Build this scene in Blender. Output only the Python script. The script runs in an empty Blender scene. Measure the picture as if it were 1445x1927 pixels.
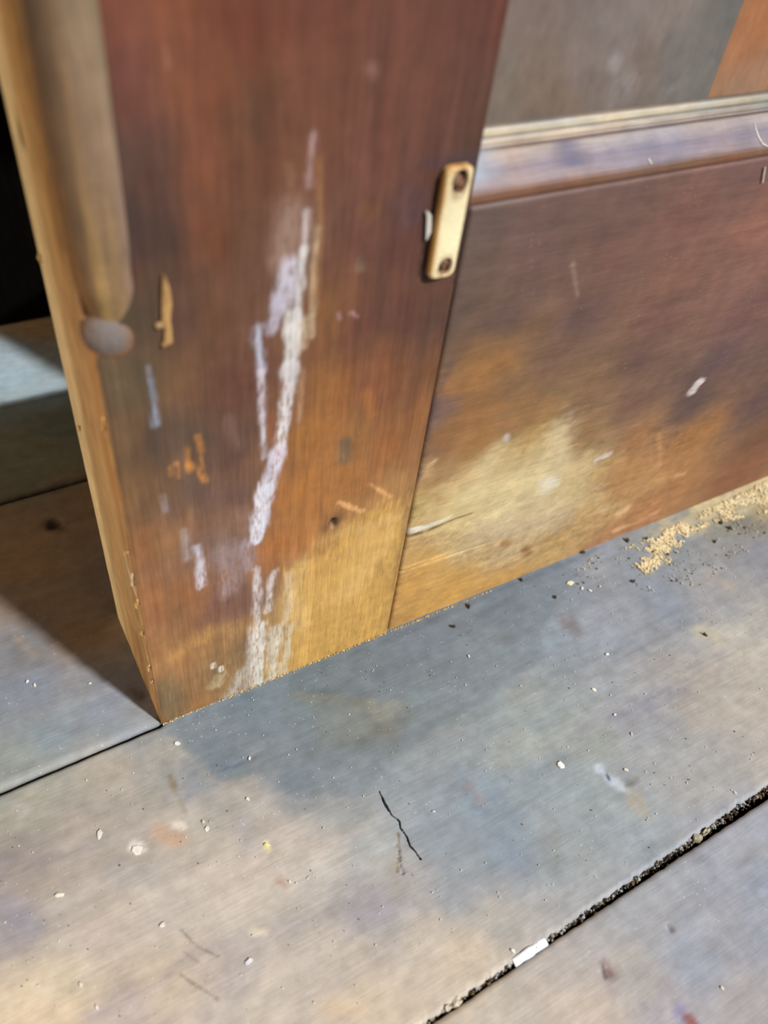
import bpy, bmesh, math, random
import numpy as np
from mathutils import Matrix, Vector
random.seed(7)
STILE = [[0.024,0.3779,125,70,50],[0.0387,0.3775,135,75,45],[0.0574,0.3742,115,60,40],[0.0831,0.3732,115,65,48],[0.1214,0.3718,110,65,50],[0.1491,0.3707,105,60,48],[0.0245,0.3578,110,65,55],[0.0371,0.3569,135,78,48],[0.0519,0.3558,132,75,46],[0.0622,0.3504,98,65,45],[0.0842,0.3535,118,72,52],[0.125,0.3506,112,68,52],[0.1524,0.3486,98,65,52],[0.0203,0.3353,88,65,58],[0.0301,0.3341,95,62,50],[0.0439,0.3325,135,78,48],[0.0621,0.3286,112,68,45],[0.0776,0.3286,120,75,52],[0.1069,0.3251,118,70,54],[0.1299,0.3224,105,65,52],[0.152,0.3198,85,62,52],[0.0195,0.3146,68,55,50],[0.0294,0.3073,85,58,48],[0.0463,0.3084,122,70,42],[0.0619,0.3019,112,72,50],[0.0743,0.2998,135,100,82],[0.1057,0.2945,112,68,52],[0.1253,0.2912,98,58,48],[0.1479,0.292,90,62,55],[0.0191,0.2784,85,70,50],[0.0306,0.2758,95,65,50],[0.0488,0.2716,115,72,46],[0.0617,0.2686,118,80,60],[0.0943,0.2611,145,95,52],[0.1094,0.2577,105,62,50],[0.131,0.2527,98,60,48],[0.1511,0.2481,92,64,52],[0.0083,0.253,110,88,60],[0.0161,0.2507,95,80,58],[0.0283,0.2472,120,85,55],[0.0477,0.2417,115,72,52],[0.0591,0.2384,105,65,52],[0.0965,0.2278,158,102,50],[0.1186,0.2214,135,80,48],[0.1456,0.2137,122,78,46],[0.0068,0.2241,120,90,58],[0.0194,0.2198,88,68,54],[0.0351,0.2174,98,75,60],[0.0514,0.2088,95,68,58],[0.0849,0.1972,162,105,48],[0.1073,0.1929,142,96,54],[0.1355,0.1797,152,95,45],[0.1522,0.174,145,95,52],[0.0033,0.1951,132,94,54],[0.0166,0.1898,112,84,58],[0.033,0.1831,105,80,68],[0.0505,0.176,110,80,68],[0.0834,0.1626,168,108,50],[0.1076,0.1527,152,100,54],[0.141,0.1391,170,122,68],[0.004,0.1602,152,100,55],[0.0182,0.1534,150,105,65],[0.0334,0.1462,118,90,75],[0.0467,0.1398,122,96,84],[0.0755,0.1261,168,105,52],[0.1043,0.1124,178,130,65],[0.1287,0.1007,198,158,90],[0.1514,0.0899,172,135,80],[0.0047,0.1197,152,100,58],[0.0202,0.111,150,98,56],[0.0424,0.0986,118,80,65],[0.0543,0.0919,120,84,70],[0.0899,0.072,198,160,95],[0.1189,0.0559,200,150,75],[0.1467,0.0403,188,142,70],[0.0028,0.0738,150,105,60],[0.0196,0.0628,162,115,65],[0.0406,0.049,162,120,70],[0.0502,0.0428,140,110,75],[0.0998,0.0103,195,148,72],[0.124,-0.0056,192,145,72],[0.0036,0.0174,125,98,62],[0.0189,0.0057,152,108,60],[0.0425,0.0068,150,112,66],[0.0741,0.0153,190,150,90]]
RAIL = [[0.161,0.2923,100,82,75],[0.1901,0.2877,112,84,77],[0.2391,0.28,110,82,74],[0.2956,0.271,120,82,72],[0.3522,0.2621,135,92,78],[0.1726,0.2998,104,86,78],[0.2482,0.2965,108,82,74],[0.3209,0.2922,112,82,75],[0.16,0.2729,98,80,70],[0.1967,0.266,108,82,75],[0.2489,0.2562,115,82,70],[0.3097,0.2448,126,88,74],[0.3711,0.2332,130,90,78],[0.1601,0.246,95,76,66],[0.1889,0.2394,95,74,67],[0.2429,0.227,98,74,69],[0.3062,0.2125,114,80,70],[0.3817,0.1952,115,80,74],[0.159,0.2226,110,85,65],[0.1787,0.2173,130,94,60],[0.196,0.2127,135,98,62],[0.2336,0.2027,112,84,68],[0.2985,0.1855,100,74,65],[0.3762,0.1648,98,74,72],[0.4243,0.152,105,78,70],[0.1577,0.197,112,84,75],[0.1855,0.1885,140,98,58],[0.2238,0.1767,128,97,66],[0.2667,0.1636,125,94,67],[0.3152,0.1487,115,84,69],[0.3702,0.1318,90,70,65],[0.4543,0.1061,98,72,65],[0.1662,0.1691,130,92,64],[0.1922,0.1602,152,108,60],[0.2331,0.1461,162,130,75],[0.2793,0.1301,140,104,66],[0.3318,0.112,152,108,70],[0.392,0.0912,152,104,60],[0.485,0.0591,110,74,54],[0.1681,0.1408,165,130,85],[0.1996,0.1286,188,158,106],[0.2435,0.1116,198,175,130],[0.283,0.0963,188,163,116],[0.3387,0.0747,170,125,80],[0.4031,0.0498,160,112,70],[0.485,0.0302,130,84,60],[0.1654,0.1161,188,158,102],[0.198,0.1022,208,184,128],[0.2294,0.0888,214,196,150],[0.2689,0.0719,202,178,132],[0.319,0.0506,182,147,96],[0.383,0.0232,165,115,74],[0.1633,0.0842,188,154,104],[0.2066,0.0635,190,163,114],[0.2456,0.0449,186,160,118],[0.301,0.0184,182,147,92],[0.3451,-0.0026,165,120,80],[0.1663,0.0407,190,142,76],[0.203,0.0208,196,150,78],[0.2497,-0.0045,192,147,80],[0.1631,0.0075,168,127,75],[0.1865,-0.0065,195,150,78]]
PANEL = [[0.1886,0.3562,126,109,99],[0.2197,0.3449,122,110,104],[0.2611,0.3529,130,118,110],[0.1965,0.33,120,102,88],[0.241,0.3287,116,104,96],[0.2895,0.3296,112,108,102],[0.2957,0.3492,114,108,102],[0.301,0.3575,104,102,96],[0.3208,0.348,165,112,76],[0.3269,0.3269,152,118,92],[0.3238,0.3544,160,104,64],[0.2134,0.3222,118,100,84],[0.2542,0.3343,118,100,88],[0.2765,0.3416,116,110,104],[0.1865,0.3267,116,104,92],[0.2355,0.356,126,114,108]]
FLOOR = [[-0.0806,-0.0165,165,160,145],[-0.0359,-0.0113,170,162,148],[0.0024,-0.0174,165,160,150],[0.0222,-0.0252,115,125,132],[0.0527,-0.0167,110,122,130],[0.0942,-0.0203,102,114,120],[0.1339,-0.0176,105,115,120],[0.1764,-0.0147,115,122,130],[0.2448,-0.0119,115,125,135],[0.2957,-0.0085,120,128,138],[0.3401,-0.0174,140,145,152],[0.3982,-0.014,135,140,142],[0.4613,-0.0103,140,140,128],[0.5025,-0.0282,175,160,125],[0.0108,-0.012,118,128,134],[0.0256,-0.0416,112,124,132],[0.4609,-0.0657,140,140,145],[0.3913,-0.079,155,155,155],[0.3536,-0.0617,135,142,152],[0.3011,-0.0631,145,150,158],[0.2605,-0.0539,135,145,155],[0.1978,-0.0478,130,140,145],[0.1553,-0.0495,125,135,138],[0.1121,-0.0574,115,120,118],[0.0783,-0.0526,112,122,126],[0.0571,-0.068,120,130,138],[0.0243,-0.0605,168,162,152],[0.0298,-0.0852,180,170,160],[-0.0077,-0.063,178,168,155],[-0.0618,-0.0516,170,160,150],[-0.0918,-0.0425,150,140,132],[-0.0993,-0.076,160,150,145],[-0.0722,-0.0901,185,172,160],[-0.0354,-0.1008,190,178,165],[0.0041,-0.1096,192,180,165],[0.0483,-0.1139,185,178,168],[0.0767,-0.122,168,168,164],[0.0775,-0.0888,140,145,148],[0.1082,-0.097,138,148,155],[0.1092,-0.1253,145,152,158],[0.147,-0.1235,135,148,158],[0.1794,-0.1324,140,150,155],[0.2044,-0.1521,145,155,158],[0.1433,-0.1559,135,145,155],[0.1706,-0.1697,148,155,158],[0.2228,-0.1792,150,158,162],[0.2761,-0.169,160,160,158],[0.3357,-0.1577,175,168,158],[0.3171,-0.127,160,155,150],[0.2702,-0.126,150,152,155],[0.2311,-0.1194,150,155,152],[0.2068,-0.0953,145,152,152],[0.3846,-0.1119,185,180,168],[0.3271,-0.1864,170,165,158],[0.1043,-0.1612,150,155,160],[0.0635,-0.1462,150,148,152],[0.1239,-0.1834,175,170,162],[0.0819,-0.1703,188,178,165],[0.0395,-0.1622,190,178,165],[-0.0092,-0.142,175,165,158],[-0.0455,-0.1307,195,180,160],[-0.0894,-0.1075,205,190,165],[-0.1028,-0.1129,210,192,165],[-0.0607,-0.1378,185,170,160],[-0.005,-0.1649,195,182,165],[0.0423,-0.1849,200,185,165],[0.0911,-0.192,190,178,160],[0.0833,-0.2182,195,182,165],[0.1338,-0.2172,180,172,165],[0.189,-0.2171,160,162,166],[0.2505,-0.217,155,158,166],[0.2908,-0.2169,155,158,166],[0.258,-0.2466,150,155,166],[0.2004,-0.2465,152,158,168],[0.1697,-0.2388,172,168,162],[0.134,-0.2387,190,178,165],[0.2113,-0.2744,165,160,160],[0.1705,-0.2581,165,160,164],[-0.0572,0.0211,135,145,150],[-0.0253,0.0249,135,140,150],[-0.064,0.0554,130,135,145],[-0.0571,0.0855,122,122,125],[-0.0801,0.0105,140,145,142],[-0.0211,0.0073,142,146,150],[-0.0904,0.0017,145,148,142],[-0.0372,0.1568,170,135,100],[-0.0239,0.0877,150,125,100],[0.0048,0.1931,160,130,100],[-0.0335,0.1155,155,130,105],[-0.051,0.1894,165,135,105],[-0.0162,0.2633,135,130,105],[0.0168,0.2832,125,125,108],[-0.0297,0.2376,135,128,105],[-0.0048,0.3497,150,160,162],[0.0169,0.3337,150,158,160],[0.0008,0.3949,150,158,162],[0.0244,0.4199,170,140,100]]  # blue-grey spots before the cabinet carry shade in the floor colour
STILE_S = [[1,[[0.079,0.1067],[0.0979,0.1109],[0.1103,0.1184],[0.1191,0.1295],[0.1317,0.1347],[0.1529,0.1322],[0.1569,0.0969],[0.1572,-0.0045],[0.1201,-0.0062],[0.0799,-0.0075],[0.0817,0.0664]],[0.0,0.0],[205,160,84],0.85,0.0063,0.0063],[0,[[0.1146,0.0635],[0.1341,0.0837],[0.1454,0.1068]],[0.00862,0.00517],[214,172,102],0.6,0.00517,0.00517],[0,[[0.1228,0.1258],[0.1374,0.1149]],[0.00332,0.00332],[165,118,66],0.5,0.00222,0.00295],[1,[[0.0821,0.1981],[0.1019,0.2262],[0.1258,0.1572],[0.1037,0.1215],[0.0787,0.1202],[0.0666,0.1261],[0.0749,0.1585]],[0.0,0.0],[172,112,50],0.45,0.0117,0.0045],[0,[[0.1367,0.3135],[0.1359,0.2962],[0.1356,0.2738],[0.14,0.2712]],[0.00126,0.00126],[42,28,24],0.85,0.00101,0.00076],[0,[[0.152,0.3136],[0.1544,0.2886],[0.1545,0.2663]],[0.00101,0.00126],[58,40,34],0.8,0.00101,0.00076],[0,[[0.0832,0.336],[0.0824,0.328],[0.0824,0.3186]],[0.00121,0.00101],[175,145,140],0.75,0.00121,0.00081],[0,[[0.0743,0.3271],[0.0751,0.3196]],[0.00101,0.00101],[165,125,95],0.5,0.00161,0.00081],[0,[[0.0857,0.3276],[0.0874,0.308],[0.0872,0.2933],[0.0864,0.2728]],[0.00101,0.00121],[175,125,75],0.55,0.00161,0.00081],[0,[[0.0821,0.3088],[0.0814,0.2943]],[0.00128,0.00171],[200,185,180],0.9,0.00107,0.00086],[0,[[0.0814,0.2943],[0.0801,0.2834],[0.0797,0.2694],[0.0795,0.2544]],[0.00182,0.00182],[222,216,208],1.0,0.00091,0.00091],[0,[[0.0871,0.3018],[0.0861,0.2891],[0.086,0.2729],[0.0864,0.2553]],[0.00091,0.00113],[200,175,140],0.7,0.00136,0.00091],[0,[[0.0757,0.3108],[0.0743,0.3019],[0.0724,0.2916]],[0.00388,0.00432],[165,135,118],0.75,0.00388,0.00129],[0,[[0.0757,0.2888],[0.0748,0.2799],[0.0732,0.272]],[0.00369,0.00415],[205,200,210],0.9,0.00277,0.00161],[0,[[0.0716,0.2759],[0.0695,0.2668],[0.0688,0.2621]],[0.00277,0.00184],[185,178,190],0.85,0.00184,0.00138],[0,[[0.0781,0.2673],[0.0774,0.2523],[0.077,0.2389]],[0.00291,0.00316],[220,214,208],0.95,0.00146,0.00146],[0,[[0.0834,0.2636],[0.0815,0.2513]],[0.00194,0.00194],[210,190,160],0.7,0.00194,0.00146],[0,[[0.0632,0.2646],[0.0625,0.2586],[0.0638,0.2505],[0.0645,0.2424]],[0.00207,0.00138],[190,190,205],0.9,0.00138,0.00115],[0,[[0.0643,0.2424],[0.0645,0.2284],[0.065,0.2134],[0.0658,0.194]],[0.00147,0.00123],[205,195,200],0.85,0.00123,0.00098],[0,[[0.077,0.2417],[0.0761,0.2279],[0.0752,0.2101],[0.0736,0.1978]],[0.00344,0.00246],[222,214,212],0.97,0.00147,0.00147],[0,[[0.0822,0.2375],[0.0825,0.2108]],[0.00164,0.00109],[175,140,110],0.6,0.00218,0.00109],[0,[[0.0729,0.1948],[0.0704,0.1856],[0.0672,0.1728]],[0.00393,0.00421],[214,206,216],0.97,0.00197,0.00197],[0,[[0.0664,0.1731],[0.0637,0.1557],[0.0608,0.1393]],[0.00446,0.00416],[218,216,224],1.0,0.00178,0.00208],[0,[[0.0688,0.2183],[0.0694,0.2025]],[0.00159,0.00159],[150,90,60],0.6,0.00159,0.00106],[0,[[0.0612,0.1158],[0.062,0.0924],[0.0603,0.0635]],[0.00168,0.00235],[210,200,196],0.85,0.00168,0.00134],[0,[[0.0716,0.1083],[0.0692,0.0933],[0.0674,0.0747]],[0.00171,0.00205],[212,202,196],0.85,0.00171,0.00136],[0,[[0.0807,0.1013],[0.0813,0.0818],[0.0796,0.0572]],[0.00221,0.00258],[208,185,150],0.8,0.00221,0.00185],[0,[[0.0629,0.0619],[0.0614,0.0354],[0.0606,-0.0001]],[0.00496,0.00382],[215,210,198],0.95,0.00191,0.00267],[0,[[0.0571,0.0654],[0.0567,0.0328],[0.0535,-0.0012]],[0.00186,0.00223],[200,190,180],0.7,0.00186,0.00186],[0,[[0.0735,0.0555],[0.0728,0.0338],[0.0707,-0.0009]],[0.00319,0.00359],[214,204,182],0.9,0.00199,0.00239],[0,[[0.0814,0.0507],[0.0811,0.0225],[0.0779,0.0003]],[0.00328,0.00246],[212,196,165],0.85,0.00205,0.00246],[0,[[0.0514,0.0217],[0.0484,0.0087],[0.0421,-0.0044]],[0.00365,0.00487],[190,182,170],0.8,0.00324,0.00284],[0,[[0.0253,0.1615],[0.0257,0.142]],[0.00158,0.00184],[175,165,165],0.6,0.00184,0.00105],[0,[[0.0303,0.1477],[0.0317,0.1349],[0.0318,0.1179]],[0.00174,0.00262],[205,198,205],0.85,0.00174,0.00145],[0,[[0.0452,0.1365],[0.0489,0.1177],[0.0456,0.106]],[0.00676,0.00553],[162,142,140],0.6,0.00553,0.00246],[0,[[0.0551,0.1358],[0.0577,0.1219]],[0.00423,0.00423],[160,145,150],0.6,0.00362,0.00242],[0,[[0.0176,0.1877],[0.0185,0.1788]],[0.00123,0.00123],[150,138,140],0.6,0.00148,0.00074],[0,[[0.0491,0.0651],[0.0439,0.0523]],[0.00928,0.00928],[110,84,62],0.3,0.00742,0.00223],[0,[[0.0469,0.0421],[0.0366,0.0291]],[0.0101,0.0101],[120,95,62],0.6,0.00854,0.00311],[0,[[0.0354,0.0735],[0.023,0.0684],[0.0137,0.0641]],[0.00566,0.00354],[185,140,80],0.7,0.00495,0.00283],[0,[[0.0571,0.0654],[0.0446,0.0729]],[0.00519,0.00519],[180,140,85],0.5,0.00445,0.00297],[0,[[0.0371,0.0258],[0.0345,0.0187]],[0.00395,0.00395],[190,170,130],0.7,0.00237,0.00237],[0,[[0.0342,0.0422],[0.0344,0.0387]],[0.00151,0.00151],[235,225,205],0.9,0.00076,0.00038],[0,[[0.0388,0.0357],[0.039,0.0321]],[0.00158,0.00158],[235,225,205],0.9,0.00079,0.0004],[0,[[0.0221,0.2043],[0.0223,0.1989]],[0.00071,0.00071],[190,128,62],0.7,0.00095,0.00095],[0,[[0.0254,0.205],[0.0257,0.1969]],[0.00097,0.00072],[196,134,66],0.85,0.00097,0.00097],[0,[[0.0301,0.2116],[0.0305,0.2043],[0.0306,0.1986]],[0.00095,0.00071],[186,124,62],0.7,0.00119,0.00119],[0,[[0.0355,0.2166],[0.0364,0.2078]],[0.00119,0.00071],[186,124,60],0.75,0.00119,0.00119],[0,[[0.0313,0.2022],[0.0343,0.1972],[0.0373,0.1898]],[0.00145,0.00097],[196,134,64],0.8,0.00121,0.00145],[0,[[0.0363,0.2063],[0.0368,0.1982]],[0.00076,0.00076],[190,130,66],0.7,0.00101,0.00076],[0,[[0.1072,0.1878],[0.1086,0.1778]],[0.00443,0.00411],[112,94,70],0.85,0.00253,0.00095],[0,[[0.1059,0.1341],[0.1037,0.13]],[0.00554,0.00517],[112,78,56],0.85,0.00443,0.00148],[0,[[0.1049,0.1316],[0.1056,0.13]],[0.00179,0.00179],[40,32,36],1.0,0.00107,0.00036],[0,[[0.1029,0.124],[0.1016,0.1136]],[0.00573,0.00573],[150,105,68],0.5,0.00501,0.00179],[0,[[0.1068,0.3061],[0.1092,0.3047]],[0.00334,0.00334],[128,85,58],0.6,0.00239,0.00096],[0,[[0.1066,0.2853],[0.1072,0.2817]],[0.00204,0.00204],[125,100,82],0.7,0.00178,0.00076],[0,[[0.1254,0.3066],[0.1285,0.3018]],[0.00673,0.00673],[85,62,66],0.7,0.00529,0.00192],[0,[[0.1302,0.3204],[0.1419,0.3214],[0.1546,0.3195]],[0.00215,0.00215],[72,60,72],0.6,0.00215,0.00119],[0,[[0.1258,0.2876],[0.1319,0.2806]],[0.00455,0.00455],[85,55,50],0.5,0.00404,0.00152],[0,[[0.1395,0.2667],[0.1489,0.2595]],[0.00391,0.00391],[95,62,42],0.5,0.00335,0.00168],[0,[[0.1075,0.1469],[0.115,0.1397],[0.1226,0.1335]],[0.00119,0.00137],[225,170,110],0.9,0.00102,0.00102],[0,[[0.1254,0.1527],[0.132,0.1457],[0.1396,0.1377]],[0.00091,0.00128],[220,165,105],0.9,0.00109,0.00073],[0,[[0.1045,0.2619],[0.1073,0.2592]],[0.00077,0.00077],[190,150,150],0.7,0.00077,0.00077],[0,[[0.098,0.2628],[0.0992,0.26]],[0.00076,0.00076],[175,140,140],0.6,0.00076,0.00076],[0,[[0.1035,0.3554],[0.1042,0.3547]],[0.00213,0.00213],[150,110,98],0.6,0.00213,0.00064],[0,[[0.0185,0.2576],[0.0189,0.2499]],[0.00059,0.00079],[165,160,165],0.8,0.00079,0.0004],[0,[[0.0192,0.2511],[0.0191,0.2394],[0.0185,0.2287]],[0.00082,0.00165],[150,158,172],0.9,0.00103,0.00082],[0,[[0.0195,0.2573],[0.0169,0.2118],[0.018,0.2052]],[0.00136,0.00097],[74,60,55],0.45,0.00155,0.00058],[0,[[0.0346,0.3656],[0.0354,0.3606]],[0.00049,0.00049],[160,105,78],0.6,0.00065,0.00033],[0,[[0.075,0.3138],[0.0762,0.3232]],[0.00128,0.00128],[135,92,70],0.6,0.0015,0.00086],[0,[[0.0605,0.3537],[0.0618,0.3456],[0.0631,0.3372]],[0.0014,0.00088],[84,62,42],0.7,0.00175,0.0007],[0,[[0.1313,0.1087],[0.1303,0.0856],[0.1217,0.0649]],[0.00966,0.01208],[214,172,105],0.45,0.01047,0.00564],[0,[[0.11,0.1229],[0.1302,0.1181],[0.1509,0.1179]],[0.00369,0.00591],[208,168,104],0.6,0.00517,0.00443],[0,[[0.0974,0.12],[0.1103,0.1184]],[0.0043,0.0043],[200,155,88],0.5,0.0043,0.00358],[0,[[0.0885,0.1065],[0.0844,0.085],[0.0892,0.046]],[0.00363,0.00509],[214,180,120],0.5,0.00436,0.00291],[0,[[0.1164,0.2159],[0.1208,0.2018]],[0.0024,0.0024],[170,110,55],0.5,0.00301,0.0018],[0,[[0.1214,0.244],[0.1251,0.2257]],[0.00169,0.00169],[130,80,45],0.6,0.00226,0.00113],[0,[[0.0493,0.2215],[0.0537,0.2048]],[0.00224,0.00224],[132,100,86],0.5,0.00299,0.00125],[0,[[0.0056,0.0396],[0.0091,0.007]],[0.00715,0.00787],[112,96,70],0.7,0.00715,0.00286],[0,[[0.0528,0.1641],[0.0567,0.1511]],[0.00238,0.00238],[140,110,100],0.5,0.00297,0.00149],[0,[[0.1572,0.0048],[0.1544,0.0632],[0.153,0.1033],[0.1529,0.1385]],[0.00316,0.00316],[120,88,55],0.5,0.00369,0.00211]]  # dark strokes beside the plate paint its shadow and dirt into the wood
RAIL_S = [[1,[[0.1584,0.2018],[0.1639,0.2134],[0.1787,0.2173],[0.1982,0.217],[0.208,0.2062],[0.1917,0.2039],[0.1833,0.1978]],[0.0,0.0],[156,110,62],0.6,0.0054,0.0045],[1,[[0.1608,0.171],[0.1701,0.1825],[0.1864,0.1846],[0.2213,0.1849],[0.2489,0.169],[0.2462,0.154],[0.1932,0.1559],[0.1685,0.1568]],[0.0,0.0],[152,106,62],0.45,0.009,0.0054],[1,[[0.1654,0.1161],[0.1795,0.1364],[0.2062,0.1472],[0.2331,0.1461],[0.2507,0.1525],[0.269,0.1293],[0.2976,0.1052],[0.3034,0.0783],[0.3434,0.0401],[0.2795,0.0674],[0.2292,0.0738],[0.1657,0.0928]],[0.0,0.0],[210,186,136],0.45,0.0081,0.0072],[1,[[0.3162,0.0935],[0.3546,0.0943],[0.4155,0.0779],[0.4237,0.0532],[0.3728,0.0449],[0.3316,0.0562]],[0.0,0.0],[172,124,76],0.4,0.0099,0.0045],[1,[[0.1565,0.0923],[0.1909,0.0606],[0.2234,0.0276],[0.2764,0.0033],[0.2579,0.0005],[0.1604,-0.0033]],[0.0,0.0],[200,152,80],0.6,0.0072,0.00405],[0,[[0.3677,0.1437],[0.3698,0.1488]],[0.00366,0.00427],[225,212,205],1.0,0.00183,0.00183],[0,[[0.2135,0.1548],[0.2147,0.1532]],[0.00217,0.00217],[195,185,180],0.9,0.0013,0.00087],[0,[[0.2998,0.1054],[0.3038,0.1068],[0.3099,0.1064]],[0.00229,0.00287],[215,205,190],0.9,0.00229,0.00172],[0,[[0.1564,0.1004],[0.1685,0.0982],[0.187,0.0999]],[0.00255,0.00085],[228,222,205],0.95,0.00128,0.00085],[0,[[0.1559,0.0964],[0.1692,0.0941],[0.1915,0.0965],[0.2033,0.0961]],[0.00108,0.00065],[90,70,45],0.9,0.00086,0.00043],[0,[[0.161,0.2044],[0.1757,0.2024],[0.1899,0.2111]],[0.00282,0.00422],[158,110,62],0.6,0.00422,0.00352],[0,[[0.1587,0.2164],[0.1661,0.2175],[0.178,0.2201]],[0.00202,0.00202],[145,105,65],0.5,0.00269,0.00269],[0,[[0.172,0.2191],[0.1982,0.217]],[0.00337,0.00337],[142,102,60],0.4,0.00471,0.00337],[0,[[0.1597,0.1859],[0.1686,0.1901]],[0.00515,0.00515],[120,98,95],0.5,0.00515,0.00221],[0,[[0.1608,0.171],[0.1883,0.1767],[0.208,0.1816]],[0.00307,0.00307],[158,108,58],0.4,0.0046,0.00307],[0,[[0.2555,0.1383],[0.2629,0.1225]],[0.00583,0.00583],[200,172,122],0.7,0.00681,0.00389],[0,[[0.2545,0.1471],[0.265,0.1126],[0.2614,0.0951]],[0.00778,0.01167],[208,190,150],0.6,0.0107,0.00583],[0,[[0.2103,0.1458],[0.2056,0.1349],[0.2019,0.1189]],[0.00527,0.00878],[210,190,145],0.6,0.00878,0.00527],[0,[[0.1874,0.1158],[0.2198,0.1094],[0.2491,0.1071]],[0.00807,0.00896],[222,202,150],0.55,0.00807,0.00627],[0,[[0.2596,0.1006],[0.2655,0.0959]],[0.00534,0.00534],[215,208,185],0.8,0.00427,0.00374],[0,[[0.2132,0.0708],[0.2388,0.0695],[0.2882,0.0556]],[0.01018,0.0112],[190,168,140],0.5,0.0112,0.00611],[0,[[0.3075,0.0918],[0.3194,0.0972]],[0.0059,0.0059],[200,165,105],0.6,0.00708,0.00531],[0,[[0.3521,0.1098],[0.3637,0.091],[0.3717,0.0727]],[0.00186,0.00186],[190,140,90],0.8,0.00248,0.00186],[0,[[0.3778,0.0569],[0.4071,0.0527]],[0.00178,0.00178],[200,150,100],0.8,0.00214,0.00214],[0,[[0.4083,0.0907],[0.4176,0.1027]],[0.00712,0.00712],[165,112,60],0.5,0.01138,0.0064],[0,[[0.3567,0.0569],[0.3729,0.056]],[0.00959,0.00959],[190,148,95],0.5,0.01096,0.00685],[0,[[0.3513,0.0339],[0.3562,0.0347]],[0.00353,0.00353],[215,180,130],0.8,0.00282,0.00212],[0,[[0.3556,0.0111],[0.3779,0.0103],[0.3989,0.0134]],[0.00222,0.00222],[215,170,125],0.6,0.00295,0.00222],[0,[[0.2624,0.034],[0.2962,0.0325]],[0.00305,0.00305],[165,125,70],0.5,0.00366,0.00305],[0,[[0.2393,0.0517],[0.2436,0.0475]],[0.00339,0.00339],[150,105,55],0.8,0.00282,0.00226],[0,[[0.263,0.032],[0.2671,0.0277]],[0.00305,0.00305],[140,95,50],0.8,0.00244,0.00183],[0,[[0.1758,0.1184],[0.1829,0.1199]],[0.00345,0.00345],[180,140,85],0.5,0.00345,0.00259],[0,[[0.1606,0.1437],[0.162,0.1552]],[0.0032,0.0032],[190,155,110],0.6,0.00399,0.0032],[0,[[0.1712,0.1518],[0.1793,0.1549]],[0.0028,0.0028],[170,120,75],0.5,0.0032,0.0024],[0,[[0.162,0.1512],[0.1656,0.1539]],[0.00158,0.00158],[205,170,130],0.7,0.00158,0.00158],[0,[[0.1629,0.2184],[0.1577,0.197],[0.157,0.1648],[0.157,0.141]],[0.00236,0.00168],[92,74,72],0.65,0.00269,0.00168],[0,[[0.1569,0.1241],[0.1557,0.0974],[0.1552,0.0628],[0.1555,0.018]],[0.0021,0.00252],[125,95,62],0.55,0.00252,0.0021],[0,[[0.3333,0.0871],[0.3604,0.0821]],[0.00881,0.00881],[176,128,78],0.4,0.01007,0.00566],[0,[[0.4335,0.1125],[0.4533,0.1162]],[0.01415,0.01415],[92,66,62],0.4,0.01557,0.00566],[0,[[0.2236,0.261],[0.234,0.2414]],[0.00089,0.00089],[165,140,125],0.5,0.00107,0.00072],[0,[[0.3419,0.1658],[0.359,0.1527]],[0.01664,0.01664],[92,70,66],0.4,0.01664,0.00444],[0,[[0.3278,-0.0133],[0.3025,-0.0006]],[0.00727,0.00727],[190,155,110],0.5,0.00872,0.00654],[0,[[0.2135,0.0327],[0.2017,0.0274]],[0.00767,0.00767],[182,135,75],0.4,0.00767,0.00548]]
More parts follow.
